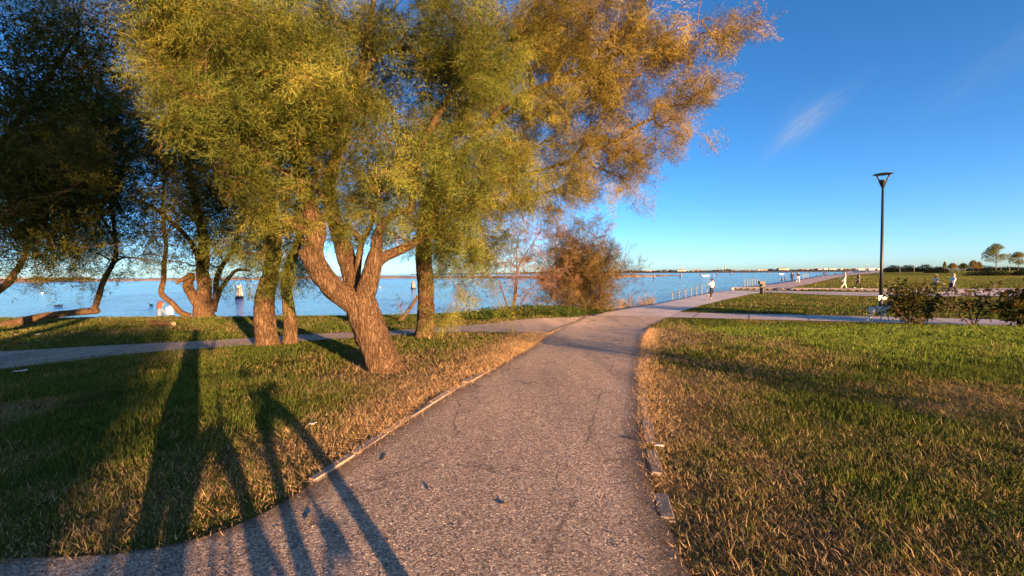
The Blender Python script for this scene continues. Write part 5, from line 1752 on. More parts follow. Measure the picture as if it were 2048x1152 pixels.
# ------------------------------------------------------------------ far shores
def land_strip(name, label, front, depth, hgt, mat, n=240, m=10, seed=0.0):
    """front: list of (px, py at the waterline); a low bank behind it"""
    q = np.array([flat(a, b, WATER_Z) for a, b in front])
    q = resample(q, n)
    d = unit(q)                                        # away from the camera
    h = np.interp(np.linspace(0, 1, n), np.linspace(0, 1, len(hgt)), hgt)
    s = np.linspace(0, 1, m)
    prof = np.sin(np.clip(s * 1.0, 0, 1) * math.pi) ** 0.45
    V = []
    for j in range(m):
        p = q + d * (s[j] * depth)
        z = WATER_Z - 0.15 + (h + .15) * prof[j] * (0.75 + 0.5 * vnoise(np.arange(n) * 0.35 + seed, np.full(n, j * .7)))
        z = np.where(j in (0, m - 1), WATER_Z - .2, z)
        V.append(np.concatenate([p, z[:, None]], 1))
    V = np.stack(V, 1)
    i_ = np.arange(n * m).reshape(n, m)
    F_ = np.stack([i_[:-1, :-1], i_[1:, :-1], i_[1:, 1:], i_[:-1, 1:]], -1).reshape(-1, 4)
    return tag(link(name, np_mesh(name, V.reshape(-1, 3), F_, mat, smooth=True)), label, kind='structure')


M['sand'] = simple('salt_marsh_sand', (0.36, 0.245, 0.15), .95, noise=.3, scale=.08)
M['marsh'] = simple('salt_marsh_grass', (0.24, 0.15, 0.085), .95, noise=.4, scale=.12)
M['farland'] = simple('far_shore_ground', (0.13, 0.13, 0.11), .95)
spit = land_strip('sand_spit', 'long tan sand spit across the water', [(-60, 567.5), (0, 566.2), (200, 562.6), (400, 560.6), (600, 558.6), (800, 556.6), (960, 556.2), (1060, 557.6), (1130, 558.5)], 60, [2.6, 2.4, 2.1, 2.0, 2.2, 2.2, 1.5, 1.6, .9], M['sand'])
marsh = land_strip('marsh_bar', 'low brown salt marsh bar ending beside a mooring post', [(1090, 558.6), (1150, 557.2), (1215, 555.6), (1290, 553.6), (1340, 552.4), (1362, 551.9)], 30, [1.3, 1.5, 1.6, 1.4, 1.1, .3], M['marsh'], 160)
far_shore = land_strip('far_shore', 'far shore carrying the town', [(-300, 557.5), (300, 553.4), (800, 550.0), (1000, 548.4), (1200, 546.2), (1400, 544.15), (1600, 542.1), (1800, 540.0), (2200, 536.0)], 250, [2.5] * 5, M['farland'], 200)


def far_trees(name, label, spots, cols, seed, parent=None):
    """spots: (px, depth, py_mid, half_w_px, half_h_px, leaves)"""
    rs = np.random.RandomState(seed)
    Vs, Cs = [], []
    for px, dep, py, hw, hh, n in spots:
        u = unit(rs.normal(size=(n, 3))) * rs.rand(n, 1) ** .33
        k = dep / FPX
        c = pt(px, py, dep)
        P = c + u * np.array([hw * k, hw * k * .8, hh * k])
        lump = vnoise(P[:, 0] / (hw * k) * 2.5, P[:, 2] / (hh * k) * 2 + seed, 1.0)
        P[:, 2] += (lump - .5) * hh * k * .8
        d = unit(rs.normal(size=(n, 3)))
        s_ = max(.12, .9 * k) * 2.2
        V = leaves(P, d, s_ * rs.uniform(.6, 1.3, n), s_ * .8 * rs.uniform(.6, 1.3, n), rs)
        cc = np.array(cols)[rs.randint(0, len(cols), n)] * rs.uniform(.7, 1.3, (n, 1))
        Vs.append(V.reshape(-1, 3)); Cs.append(np.repeat(cc, 3, 0))
    V = np.concatenate(Vs); C = np.concatenate(Cs)
    return V, C


dk = [(0.03, 0.045, 0.03), (0.04, 0.055, 0.03), (0.05, 0.055, 0.035)]
rs = np.random.RandomState(21)
TOWN = 2480.0
spots = []
for px in np.arange(1205, 1880, 3.2):
    hor = 547 - 0.0105 * (px - 1024)
    big = 1.0 if px < 1350 or 1425 < px < 1470 else 0.45
    h = big * rs.uniform(1.0, 3.4) * (0.5 + 1.0 * float(vnoise(px / 14.0, 3.3)))
    spots.append((px, TOWN - 40, hor + .8 - h * .6, 3.4, h, 45))
V, C = far_trees('far_wood', '', spots, dk, 3)
tag(link('far_wood', np_mesh('far_wood', V, np.arange(len(V)).reshape(-1, 3), M['leaf'], C)), 'dark belt of trees along the far shore below the town', 'trees', kind='stuff')
spots = []
for px in np.concatenate([np.arange(-20, 150, 5.0), np.arange(150, 190, 9)]):
    spots.append((px, 372, 562.0 - 0.0105 * px * 1.6 - rs.uniform(0.5, 3.0), 6, rs.uniform(1.5, 4.0), 160))
V, C = far_trees('spit_scrub', '', spots, [(0.11, 0.10, 0.035), (0.16, 0.11, 0.05), (0.08, 0.085, 0.03)], 5)
tag(link('spit_scrub', np_mesh('spit_scrub', V, np.arange(len(V)).reshape(-1, 3), M['leaf'], C)), 'olive scrub growing on the sand spit at left', 'scrub', kind='stuff')
spots = [(px, 2400, 547 - .0105 * (px - 1024) - .6, 8, 2.6 + 1.2 * math.sin(px / 9), 60) for px in np.arange(1044, 1095, 6.0)] + [(px, 2400, 547 - .0105 * (px - 1024) - .1, 9, 1.0, 30) for px in np.arange(830, 1210, 8.0)]
V, C = far_trees('far_island', '', spots, dk, 6)
tag(link('far_island_wood', np_mesh('far_island_wood', V, np.arange(len(V)).reshape(-1, 3), M['leaf'], C)), 'thin line of trees on the far shore behind the pinkish bush', 'trees', kind='stuff')

# ------------------------------------------------------------------ the town across the water
M['brick_far'] = simple('far_brick', (0.30, 0.15, 0.10), .9, scale=.2)
M['plaster_far'] = simple('far_plaster', (0.46, 0.38, 0.32), .9, scale=.2)
M['white_far'] = simple('far_white_plaster', (0.60, 0.52, 0.45), .9, scale=.2)
M['grey_far'] = simple('far_grey', (0.30, 0.28, 0.27), .9, scale=.2)
M['tile_far'] = simple('far_roof_tile', (0.34, 0.15, 0.09), .9, scale=.3)
M['window_far'] = simple('far_window', (0.05, 0.055, 0.07), .3)


def far_house(px, w_px, top, dep, wall_m, label, rs, roof=True, windows=True, ground=None, group='low houses of the far town', name='far_house'):
    """a house with its foot at the far shore and eaves at pixel row `top`"""
    k = dep / FPX
    g = ground if ground is not None else -0.6
    base = np.array(pt(px, 540, dep)); base[2] = g
    h = max(3.0, pt(px, top, dep)[2] - g); w = w_px * k; dpt = max(7.0, w * .5)
    t_ = thing(name, label, 'house', tuple(base), rs.uniform(-.25, .25), group)
    MB().box((0, 0, h / 2 - .3), (w, dpt, h + .6)).build('wall', wall_m, t_)
    if roof:
        r_ = MB(); rh = min(w, dpt) * .18
        r_.add([(-w / 2 - .4, -dpt / 2 - .4, h), (w / 2 + .4, -dpt / 2 - .4, h), (w / 2 + .4, dpt / 2 + .4, h), (-w / 2 - .4, dpt / 2 + .4, h), (-w / 2 + dpt * .3, 0, h + rh), (w / 2 - dpt * .3, 0, h + rh)],
               [(3, 2, 1, 0), (0, 1, 5, 4), (1, 2, 5), (2, 3, 4, 5), (3, 0, 4)])
        r_.build('roof', M['tile_far'], t_)
    if windows:
        nx_ = max(2, int(w / 4.5)); ny_ = max(1, int(h / 3.6)); me = None
        for i in range(min(nx_, 9)):
            for j in range(min(ny_, 3)):
                if me is None:
                    me = MB().box((0, 0, 0), (1.1, .12, 1.7)).mesh('window', M['window_far'])
                o = link('window', me, t_)
                o.location = (-w / 2 + w * (i + .5) / min(nx_, 9), -dpt / 2 - .03, h * (j + .55) / min(ny_, 3))
    return t_


rs = np.random.RandomState(14)
walls = [M['brick_far'], M['plaster_far'], M['white_far'], M['plaster_far'], M['grey_far']]
HL = 'small distant house in the low skyline across the water'
for px in np.arange(1216, 1760, 7.2):
    hor = 547 - 0.0105 * (px - 1024)
    top = hor - rs.uniform(0.8, 3.6)
    if 1350 < px < 1374 or 1380 < px < 1406 or 1553 < px < 1580:
        continue
    far_house(px + rs.uniform(-2, 2), rs.uniform(4, 9), top, TOWN + rs.uniform(0, 60), walls[rs.randint(5)], 'small distant house across the water, ' + ('left of the church spire' if px < 1352 else 'between the church and the three slim towers' if px < 1436 else 'between the three slim towers and the large far block' if px < 1555 else 'right of the large far block'), rs, windows=False)
far_house(1361, 20, 540.6, TOWN - 5, M['white_far'], 'pale church nave with a red roof below the dark spire across the water', rs, group=None, name='far_church')
far_house(1393, 22, 541.4, TOWN - 5, M['white_far'], 'long pale waterfront building right of the distant church', rs, group=None)
far_house(1565, 20, 537.2, TOWN + 5, M['plaster_far'], 'large block rising above the far roofs left of the promenade', rs, group=None)
far_house(1283, 7, 542.0, TOWN - 10, M['white_far'], 'small white house among the dark trees of the far shore', rs, group=None)
far_house(1314, 6, 541.5, TOWN - 10, M['white_far'], 'white gabled house in the far tree belt', rs, group=None)
for px, top, w_, label, dome in ((1365.3, 531.5, 2.0, 'tall dark church spire in the far skyline', 2), (1363.2, 536.5, 3.2, 'dome beside the tall church spire in the far skyline', 1), (1238.3, 537.0, 1.3, 'slim bell tower at the left end of the far skyline', 2), (1246.6, 537.6, .6, 'thin chimney right of the slim bell tower', 0), (1300.5, 538.0, .8, 'thin far tower above the tree belt', 0),
                             (1438.5, 535.5, 1.0, 'left one of three slim towers on the far wooded point', 2), (1445.0, 535.3, 1.3, 'middle one of three slim towers on the far wooded point', 0), (1450.3, 532.5, 1.6, 'tallest square tower on the far wooded point', 0), (1556, 534.5, 1.0, 'small tower at the corner of the large far block', 1), (1482, 535.8, .6, 'thin mast above the far roofs', 0), (1573.5, 535, 2.0, 'stubby dome on the large far block', 1)):
    k = TOWN / FPX
    base = np.array(pt(px, 540, TOWN)); base[2] = -.6
    h = pt(px, top, TOWN)[2] + .6; r_ = w_ * k * .5
    t_ = thing('far_tower', label, 'tower', tuple(base), 0)
    if dome == 2:
        MB().box((0, 0, h * .33), (r_ * 2, r_ * 2, h * .66)).build('shaft', M['grey_far'], t_)
        MB().lathe([(r_ * 1.1, h * .66), (r_ * .8, h * .74), (.25, h)], seg=8).build('spire', M['grey_far'], t_)
    elif dome == 1:
        MB().lathe([(r_, 0), (r_, h * .62), (r_ * .9, h * .75), (r_ * .5, h * .9), (.3, h * .95), (.2, h)], seg=12).build('drum', M['grey_far'], t_, True)
    else:
        MB().box((0, 0, h * .5), (r_ * 2, r_ * 2, h)).build('shaft', M['grey_far'], t_)
        MB().box((0, 0, h + .3), (r_ * 2.4, r_ * 2.4, .8)).build('cap', M['grey_far'], t_)

# pale sheds on the near end of the promenade line and on the spit
for px, w_, top, dep, label in ((1740, 14, 536.6, 1500, 'long pale shed beyond the far lawn, just left of the lamp post'), (1722, 12, 537.2, 1600, 'low pale shed where the promenade meets the horizon'), (1757, 9, 536.9, 1400, 'pale shed partly behind the lamp post')):
    far_house(px, w_, top, dep, M['white_far'], label, rs, roof=False, ground=-.5, group=None, name='far_shed')
far_house(25, 34, 556.8, 420, M['white_far'], 'white low building behind the sand spit at far left', rs, roof=False, ground=-.6, group=None, name='far_shed')

# ------------------------------------------------------------------ mooring posts in the lagoon
M['pile'] = simple('weathered_pile', (0.40, 0.30, 0.22), .9, noise=.3, scale=3)
M['pile_pale'] = simple('pale_pile', (0.66, 0.56, 0.44), .85, noise=.2, scale=3)
M['pile_wet'] = simple('wet_pile_foot', (0.035, 0.03, 0.028), .6)


def mooring(px, base_y, top_y, w_px, label, mat='pile', n=3):
    x, y = flat(px, base_y, WATER_Z); k = y / FPX
    h = (base_y - top_y) * k; w = w_px * k
    t_ = thing('mooring_post', label, 'mooring post', (x, y, WATER_Z), 0, 'mooring posts in the lagoon')
    for i in range(n):
        a_ = 2 * math.pi * i / n + .6
        f_ = np.array([math.cos(a_), math.sin(a_)]) * w * .42
        tp = f_ * .35
        r_ = w * .17
        MB().tube([(f_[0], f_[1], -.6), (f_[0] * .8 + tp[0] * .2, f_[1] * .8 + tp[1] * .2, h * .18), (tp[0], tp[1], h * (.96 if i else 1.0))], [r_, r_, r_ * .85], 10).build('pile', M[mat], t_, True)
        MB().tube([(f_[0], f_[1], -.5), (f_[0] * .82 + tp[0] * .18, f_[1] * .82 + tp[1] * .18, h * .17)], [r_ * 1.12, r_ * 1.12], 10).build('wet_foot', M['pile_wet'], t_, True)
    MB().lathe([(w * .30, h * .70), (w * .30, h * .76)], seg=14).build('band', M['pile_wet'], t_)
    return t_


mooring(479, 597, 569.5, 13, 'large pale mooring post cluster seen between the dark trunks at left', 'pile_pale', 4)
mooring(826.5, 578, 562, 9, 'slim reddish mooring post just left of the straight trunk')
mooring(1237, 559.0, 550.5, 5, 'mooring post near the left end of the marsh bar, beside the rusty bush')
mooring(1308.5, 556.5, 549.0, 4.2, 'mooring post in front of the middle of the marsh bar')
mooring(1361.5, 554.0, 547.0, 4.5, 'mooring post at the tip of the marsh bar')
mooring(1401.5, 551.5, 546.3, 3.2, 'mooring post just left of the white motor boat')
mooring(1434.5, 550.0, 545.2, 3.2, 'mooring post just above the jogger')
mooring(1461.8, 549.2, 544.8, 3.2, 'mooring post right of the jogger')
mooring(1487, 548.0, 544.8, 1.8, 'thin far mooring post left of the terrace railing')
mooring(1538, 548.2, 544.2, 2.2, 'far mooring post above the dark grey bin')
mooring(1619.5, 546.6, 543.2, 2.2, 'far mooring post left of the promenade end')

# ------------------------------------------------------------------ boats
M['boat_white'] = simple('white_boat_hull', (0.80, 0.77, 0.73), .35)
M['boat_dark'] = simple('boat_inside', (0.25, 0.2, 0.16), .6)
M['glass'] = simple('boat_glass', (0.04, 0.05, 0.06), .15)


def boat(px, base_y, len_px, label, rz, cabin=True):
    x, y = flat(px, base_y, WATER_Z); k = y / FPX
    Lb = len_px * k; w = Lb * .30; h = Lb * .13
    t_ = thing('motor_boat', label, 'boat', (x, y, WATER_Z), rz, 'boats on the lagoon')
    n = 14; V_ = []
    for i in range(n):
        s_ = i / (n - 1); hw = w / 2 * (1 - max(0, s_ - .45) ** 2 / .55 ** 2 * .97); sh = h * (1 + .55 * s_ * s_)
        xx = (s_ - .5) * Lb
        V_ += [(xx, -hw, sh), (xx + (.0 if s_ < .9 else -.06 * Lb), -hw * .75, -h * .35), (xx + (.0 if s_ < .9 else -.06 * Lb), hw * .75, -h * .35), (xx, hw, sh), (xx, hw * .84, sh), (xx, hw * .8, sh * .45), (xx, -hw * .8, sh * .45), (xx, -hw * .84, sh)]
    F_ = []
    for i in range(n - 1):
        for j in range(8):
            F_.append((i * 8 + j, (i + 1) * 8 + j, (i + 1) * 8 + (j + 1) % 8, i * 8 + (j + 1) % 8))
    F_ += [tuple(range(8)), tuple((n - 1) * 8 + j for j in range(7, -1, -1))]
    m_ = MB(); m_.add(V_, F_); m_.build('hull', M['boat_white'], t_)
    if cabin:
        MB().box((-.02 * Lb, 0, h * 1.2), (Lb * .16, w * .5, h * .9), 0, .75).build('console', M['boat_white'], t_)
        MB().box((.05 * Lb, 0, h * 1.75), (Lb * .02, w * .5, h * .45), 0, .9).build('windscreen', M['glass'], t_)
    MB().box((-.50 * Lb, 0, h * .8), (Lb * .05, w * .2, h * 1.1), 0, .8).build('outboard_motor', M['boat_dark'], t_)
    MB().box((-.28 * Lb, 0, h * .72), (Lb * .08, w * .74, h * .1)).build('bench', M['boat_dark'], t_)
    return t_


boat(1411.5, 552.6, 14.5, 'longer white motor boat on the water left of the jogger', .15)
boat(1427.8, 552.0, 6.5, 'small white boat just left of the jogger\'s head', 2.4, False)
boat(1563, 548.6, 9, 'white motor boat left of the walking couple', 2.9)

# ------------------------------------------------------------------ water birds
M['feather'] = simple('white_feathers', (0.8, 0.78, 0.75), .8)
M['feather_dark'] = simple('dark_feathers', (0.06, 0.055, 0.05), .8)
M['beak'] = simple('beak', (0.5, 0.32, 0.05), .6)


def bird(px, py, s_, mat, label, rz, group):
    x, y = flat(px, py, WATER_Z)
    t_ = thing('water_bird', label, 'bird', (x, y, WATER_Z), rz, group)
    m_ = MB(); m_.tube([(-.62 * s_, 0, .20 * s_), (-.42 * s_, 0, .13 * s_), (-.15 * s_, 0, .10 * s_), (.15 * s_, 0, .12 * s_), (.30 * s_, 0, .22 * s_), (.33 * s_, 0, .36 * s_), (.38 * s_, 0, .44 * s_), (.48 * s_, 0, .44 * s_)],
                       [.02 * s_, .10 * s_, .2 * s_, .19 * s_, .10 * s_, .065 * s_, .085 * s_, .04 * s_], 10)
    m_.build('body', mat, t_, True)
    MB().tube([(.46 * s_, 0, .44 * s_), (.60 * s_, 0, .42 * s_)], [.03 * s_, .008 * s_], 6).build('beak', M['beak'], t_)
    for q in (-1, 1):
        MB().ball((-.12 * s_, q * .15 * s_, .16 * s_), (.34 * s_, .06 * s_, .12 * s_)).build('wing', mat, t_, True)


bird(85, 587, .5, M['feather'], 'white bird floating on the water near the lying trunk', .4, 'birds on the water')
bird(760, 575.5, .6, M['feather'], 'white bird on the water right of the leaning trunk', 2.6, 'birds on the water')
bird(114, 612.5, .55, M['feather_dark'], 'dark duck on the water above the lying trunk', .2, 'birds on the water')
bird(121, 612.2, .55, M['feather_dark'], 'second dark duck on the water above the lying trunk, to the right', .2, 'birds on the water')
bird(302, 611, .5, M['feather_dark'], 'dark duck on the water left of the seated couple', 3.0, 'birds on the water')

# ------------------------------------------------------------------ trees and mounds across the right lawn
def far_tree(px, base_y, top_y, hw, dep, cols, label, seed, n=900, trunk=True, name='young_tree', shape='oval'):
    rs = np.random.RandomState(seed); k = dep / FPX; n = int(n * 2.2)
    b_ = np.array(pt(px, base_y, dep)); b_[2] = float(base_height(b_[0], b_[1]))
    H = pt(px, top_y, dep)[2] - b_[2]; w = hw * k
    t_ = thing(name, label, 'tree' if trunk else 'hedge', tuple(b_), 0, None)
    c0 = .36 if trunk else .02
    if trunk:
        MB().tube([(0, 0, -.1), (.02 * H, 0, H * .3), (0, .01 * H, H * .75)], [.016 * H, .012 * H, .004 * H], 8).build('trunk', M['twig_brown'], t_, True)
    u = unit(rs.normal(size=(n, 3))) * rs.rand(n, 1) ** .4
    zc = (c0 + (1 - c0) * .5) * H; hz = (1 - c0) * .5 * H
    P = u * np.array([w, w, hz]) + np.array([0, 0, zc])
    f_ = (P[:, 2] - c0 * H) / ((1 - c0) * H)
    if shape == 'mound':
        P[:, 2] = np.abs(u[:, 2]) * H * np.sqrt(np.clip(1 - .6 * (u[:, 0]) ** 2, 0, 1)) * (.8 + .4 * vnoise(P[:, 0] / max(w, .1) * 4 + seed, P[:, 1] * .1))
    else:
        P[:, :2] *= (1.15 - .75 * np.clip(f_, 0, 1))[:, None]
        lump = vnoise(P[:, 0] / w * 2.2 + seed, P[:, 1] / w * 2.2, P[:, 2] / w * 2.2)
        P = P[lump > .40]
        br = MB()
        for i in range(9):
            a_ = i * 2.4; z0 = H * (.34 + .05 * i)
            e_ = np.array([math.cos(a_) * w * .8 * (1 - i * .07), math.sin(a_) * w * .8 * (1 - i * .07), z0 + H * .22])
            br.tube([(0, 0, z0), e_ * np.array([.5, .5, 1]) + np.array([0, 0, -.05 * H]), e_], [.007 * H, .005 * H, .002 * H], 5)
        br.build('branches', M['twig_brown'], t_, True)
    n = len(P)
    s_ = max(.10, 1.5 * k)
    V = leaves(P, unit(rs.normal(size=(n, 3))), s_ * rs.uniform(.6, 1.5, n), s_ * .7 * rs.uniform(.6, 1.4, n), rs)
    C = np.repeat(np.array(cols)[rs.randint(0, len(cols), n)] * rs.uniform(.7, 1.35, (n, 1)), 3, 0)
    link('crown' if trunk else 'foliage', np_mesh('crown', V.reshape(-1, 3), np.arange(3 * n).reshape(-1, 3), M['leaf'], C), t_)
    return t_


yg = [(0.13, 0.14, 0.03), (0.17, 0.15, 0.035), (0.10, 0.115, 0.03)]
tn = [(0.22, 0.15, 0.05), (0.17, 0.13, 0.04)]
dkh = [(0.012, 0.017, 0.012), (0.018, 0.022, 0.013)]
far_tree(1991, 545, 486, 25, 150, yg, 'tallest young tree beyond the right lawn', 1, 2600)
far_tree(2036, 545, 501, 17, 150, yg, 'young tree at the right edge beyond the lawn', 2, 1500)
far_tree(1946, 545, 520, 10, 190, tn, 'small yellowish tree left of the tallest young tree', 3, 800)
far_tree(1957, 545, 523, 8, 195, tn, 'very small yellowish tree next to the tallest young tree', 4, 600)
far_tree(1905, 545, 526, 10, 220, tn, 'low yellowish tree above the man in the pale shirt', 5, 700)
far_tree(1926, 545, 526, 10, 240, dkh + yg, 'dark round tree beyond the man in the pale shirt', 6, 800)
far_tree(1889, 545, 523, 3.5, 230, yg, 'slim upright young tree beyond the woman by the shrub', 7, 300)
far_tree(1787, 545, 531, 21, 330, dkh, 'dark round clump of trees just right of the lamp post', 8, 1300, False, 'tree_clump', 'mound')
far_tree(1817, 545, 530, 16, 335, dkh, 'second dark clump right of the lamp post', 9, 1100, False, 'tree_clump', 'mound')
far_tree(1850, 545, 529, 17, 330, dkh, 'third dark clump right of the lamp post', 10, 1100, False, 'tree_clump', 'mound')
far_tree(1878, 545, 533, 15, 340, dkh, 'low dark clump behind the slim upright tree', 11, 900, False, 'tree_clump', 'mound')
far_tree(1976, 548, 539.5, 38, 125, dkh, 'long low dark hedge on the far lawn below the tallest young tree', 12, 1600, False, 'hedge', 'mound')
far_tree(2046, 549, 540.5, 18, 120, dkh, 'low dark hedge at the right edge of the far lawn', 13, 900, False, 'hedge', 'mound')
far_tree(1873, 546, 539.8, 20, 230, dkh, 'thin dark hedge strip across the far lawn', 14, 700, False, 'hedge', 'mound')
far_tree(1967, 545, 532, 30, 420, dkh, 'far dark tree line behind the tallest young tree', 15, 1200, False, 'tree_clump', 'mound')
far_tree(2020, 545, 533, 28, 420, dkh, 'far dark tree line at the right horizon', 16, 1000, False, 'tree_clump', 'mound')
# thin distant masts
for i, (px, top) in enumerate(((1702, 528), (1733, 529), (1828.5, 524.5), (1917, 523), (1930, 525), (2019, 516), (1800, 530), (2002, 525))):
    dep = 260
    b_ = np.array(pt(px, 545, dep)); b_[2] = UP_Z; H = pt(px, top, dep)[2] - UP_Z
    t_ = thing('lamp_mast', ('thin distant mast above the end of the promenade', 'thin distant mast just left of the street lamp', 'thin distant mast above the second dark clump', 'thin distant mast above the man in the pale shirt', 'thin distant mast right of the man in the pale shirt', 'tall thin mast between the two rightmost young trees', 'thin distant mast above the first dark clump', 'thin distant mast just right of the tallest young tree')[i], 'lamp', tuple(b_), 0, 'distant lamp masts')
    MB().tube([(0, 0, -.1), (0, 0, H)], [.10, .05], 8).build('mast', M['grey_far'], t_)
    MB().box((.25, 0, H), (.8, .2, .1)).build('head', M['grey_far'], t_)
# ------------------------------------------------------------------ people
M['skin'] = simple('skin', (0.48, 0.27, 0.18), .6, noise=.05)
CLOTH = {}


def cloth(name, c):
    if name not in CLOTH:
        CLOTH[name] = simple('cloth_' + name, c, .9, noise=.15, scale=12, bump=.2)
    return CLOTH[name]


cloth('white', (0.74, 0.70, 0.66)); cloth('black', (0.02, 0.02, 0.024)); cloth('cream', (0.66, 0.55, 0.42)); cloth('grey', (0.20, 0.19, 0.17)); cloth('navy', (0.03, 0.035, 0.06))
cloth('paleblue', (0.58, 0.62, 0.70)); cloth('green', (0.06, 0.07, 0.04)); cloth('denim', (0.13, 0.20, 0.32)); cloth('brown', (0.13, 0.07, 0.04)); cloth('pink', (0.62, 0.40, 0.36))
M['hair_dark'] = simple('dark_hair', (0.03, 0.02, 0.015), .7)
M['hair_auburn'] = simple('auburn_hair', (0.16, 0.055, 0.03), .7)
M['hair_blond'] = simple('blond_hair', (0.42, 0.26, 0.12), .7)
M['hair_grey'] = simple('grey_hair', (0.34, 0.30, 0.27), .7)
M['eye'] = simple('eye', (0.02, 0.015, 0.01), .3)


def rot_x(v, a):
    return np.array([v[0], v[1] * math.cos(a) - v[2] * math.sin(a), v[1] * math.sin(a) + v[2] * math.cos(a)])


def skeleton(pose):
    """Joints for height 1, facing +Y. legs/arms: per side (-1 left... ) swing and bend in radians. Returns verts, edges, radii, part names."""
    V, E, R, T = [], [], [], []

    def add(p, r, par, t):
        V.append(np.array(p, float)); R.append(r); T.append(t)
        if par is not None:
            E.append((par, len(V) - 1))
        return len(V) - 1
    fat = pose.get('fat', 1.0)
    lean = pose.get('lean', 0.0)
    pel = np.array([0, 0, .525])
    up = lambda z, y=0.0: pel + rot_x(np.array([0, y, z]), -lean)
    i0 = add(pel, .078 * fat, None, 'bottom')
    i1 = add(up(.09), .074 * fat, i0, 'top')
    i2 = add(up(.20), .086 * fat, i1, 'top')
    i3 = add(up(.265), .060, i2, 'top')
    i4 = add(up(.315, .005), .034, i3, 'skin')
    hd = pose.get('head', 0.0)
    i5 = add(up(.36, .012), .052, i4, 'skin')
    i6 = add(up(.405, .016), .058, i5, 'skin')
    i7 = add(up(.445, .010), .040, i6, 'skin')
    for s, (sw, bend, out) in zip((-1, 1), pose['legs']):
        h = add(pel + np.array([s * .052, 0, -.03]), .062 * fat, i0, 'bottom')
        d = rot_x(np.array([s * out, 0, -1.0]), sw); d /= np.linalg.norm(d)
        k1 = add(V[h] + d * .12, .058 * fat, h, 'bottom')
        k = add(V[h] + d * .235, .040, k1, 'bottom')
        d2 = rot_x(d, -bend)
        c = add(V[k] + d2 * .10, .040, k, 'bottom')
        a = add(V[k] + d2 * .225, .024, c, 'bottom' if not pose.get('bare_ankle') else 'skin')
        ft = rot_x(np.array([0, 1.0, -.18]), sw - bend + pose.get('toe', 0.0)) if pose.get('foot_follow') else np.array([0, 1.0, -.12])
        heel = add(V[a] + d2 * .028 - ft * .012, .024, a, 'shoe')
        add(V[heel] + ft * .055, .024, heel, 'shoe'); add(V[heel] + ft * .105, .017, len(V) - 1, 'shoe')
    for s, (sw, bend, out) in zip((-1, 1), pose['arms']):
        sh = add(up(.255) + np.array([s * .105, 0, 0]), .042, i3, 'top')
        d = rot_x(np.array([s * out, 0, -1.0]), sw - lean); d /= np.linalg.norm(d)
        u1 = add(V[sh] + d * .08, .037, sh, 'top')
        el = add(V[sh] + d * .175, .029, u1, 'top' if pose.get('long_sleeve') else 'skin')
        d2 = rot_x(d, bend); d2 = d2 + np.array([-s * pose.get('cross', 0.0), 0, 0]); d2 /= np.linalg.norm(d2)
        f1 = add(V[el] + d2 * .07, .026, el, 'top' if pose.get('long_sleeve') else 'skin')
        w = add(V[el] + d2 * .145, .017, f1, 'top' if pose.get('long_sleeve') else 'skin')
        pm = add(V[w] + d2 * .035, .019, w, 'skin')
        sd = np.cross(d2, np.array([s * 1.0, .2, .1])); sd /= np.linalg.norm(sd)
        for q, (o, ln) in enumerate(((-.016, .036), (-.005, .042), (.006, .040), (.016, .032))):
            b = add(V[pm] + d2 * .018 + sd * o, .0055, pm, 'skin')
            add(V[b] + d2 * ln * .6 + rot_x(d2, .6) * ln * .4, .0045, b, 'skin')
        th = add(V[w] + d2 * .012 + sd * .018, .007, w, 'skin')
        add(V[th] + d2 * .022 + sd * .012, .005, th, 'skin')
    return np.array(V), E, np.array(R), T


PENDING = []


def queue_person(root, pose, H, mats, hair):
    V, E, R, T = skeleton(pose)
    if 'sit' in pose:
        pass
    V = V * H; R = R * H
    bm = bmesh.new(); ly = bm.verts.layers.skin.verify()
    bv = []
    for i, p in enumerate(V):
        q = bm.verts.new(p); q[ly].radius = (R[i], R[i]); q[ly].use_root = (i == 0); bv.append(q)
    for a, b in E:
        bm.edges.new((bv[a], bv[b]))
    me = bpy.data.meshes.new('skeleton'); bm.to_mesh(me); bm.free()
    tmp = bpy.data.objects.new('skeleton_tmp', me); COL.objects.link(tmp)
    sk = tmp.modifiers.new('skin', 'SKIN'); sk.use_smooth_shade = True; sk.branch_smoothing = .6
    sb = tmp.modifiers.new('sub', 'SUBSURF'); sb.levels = 1; sb.render_levels = 1
    PENDING.append((tmp, root, V, E, T, mats, hair, H))


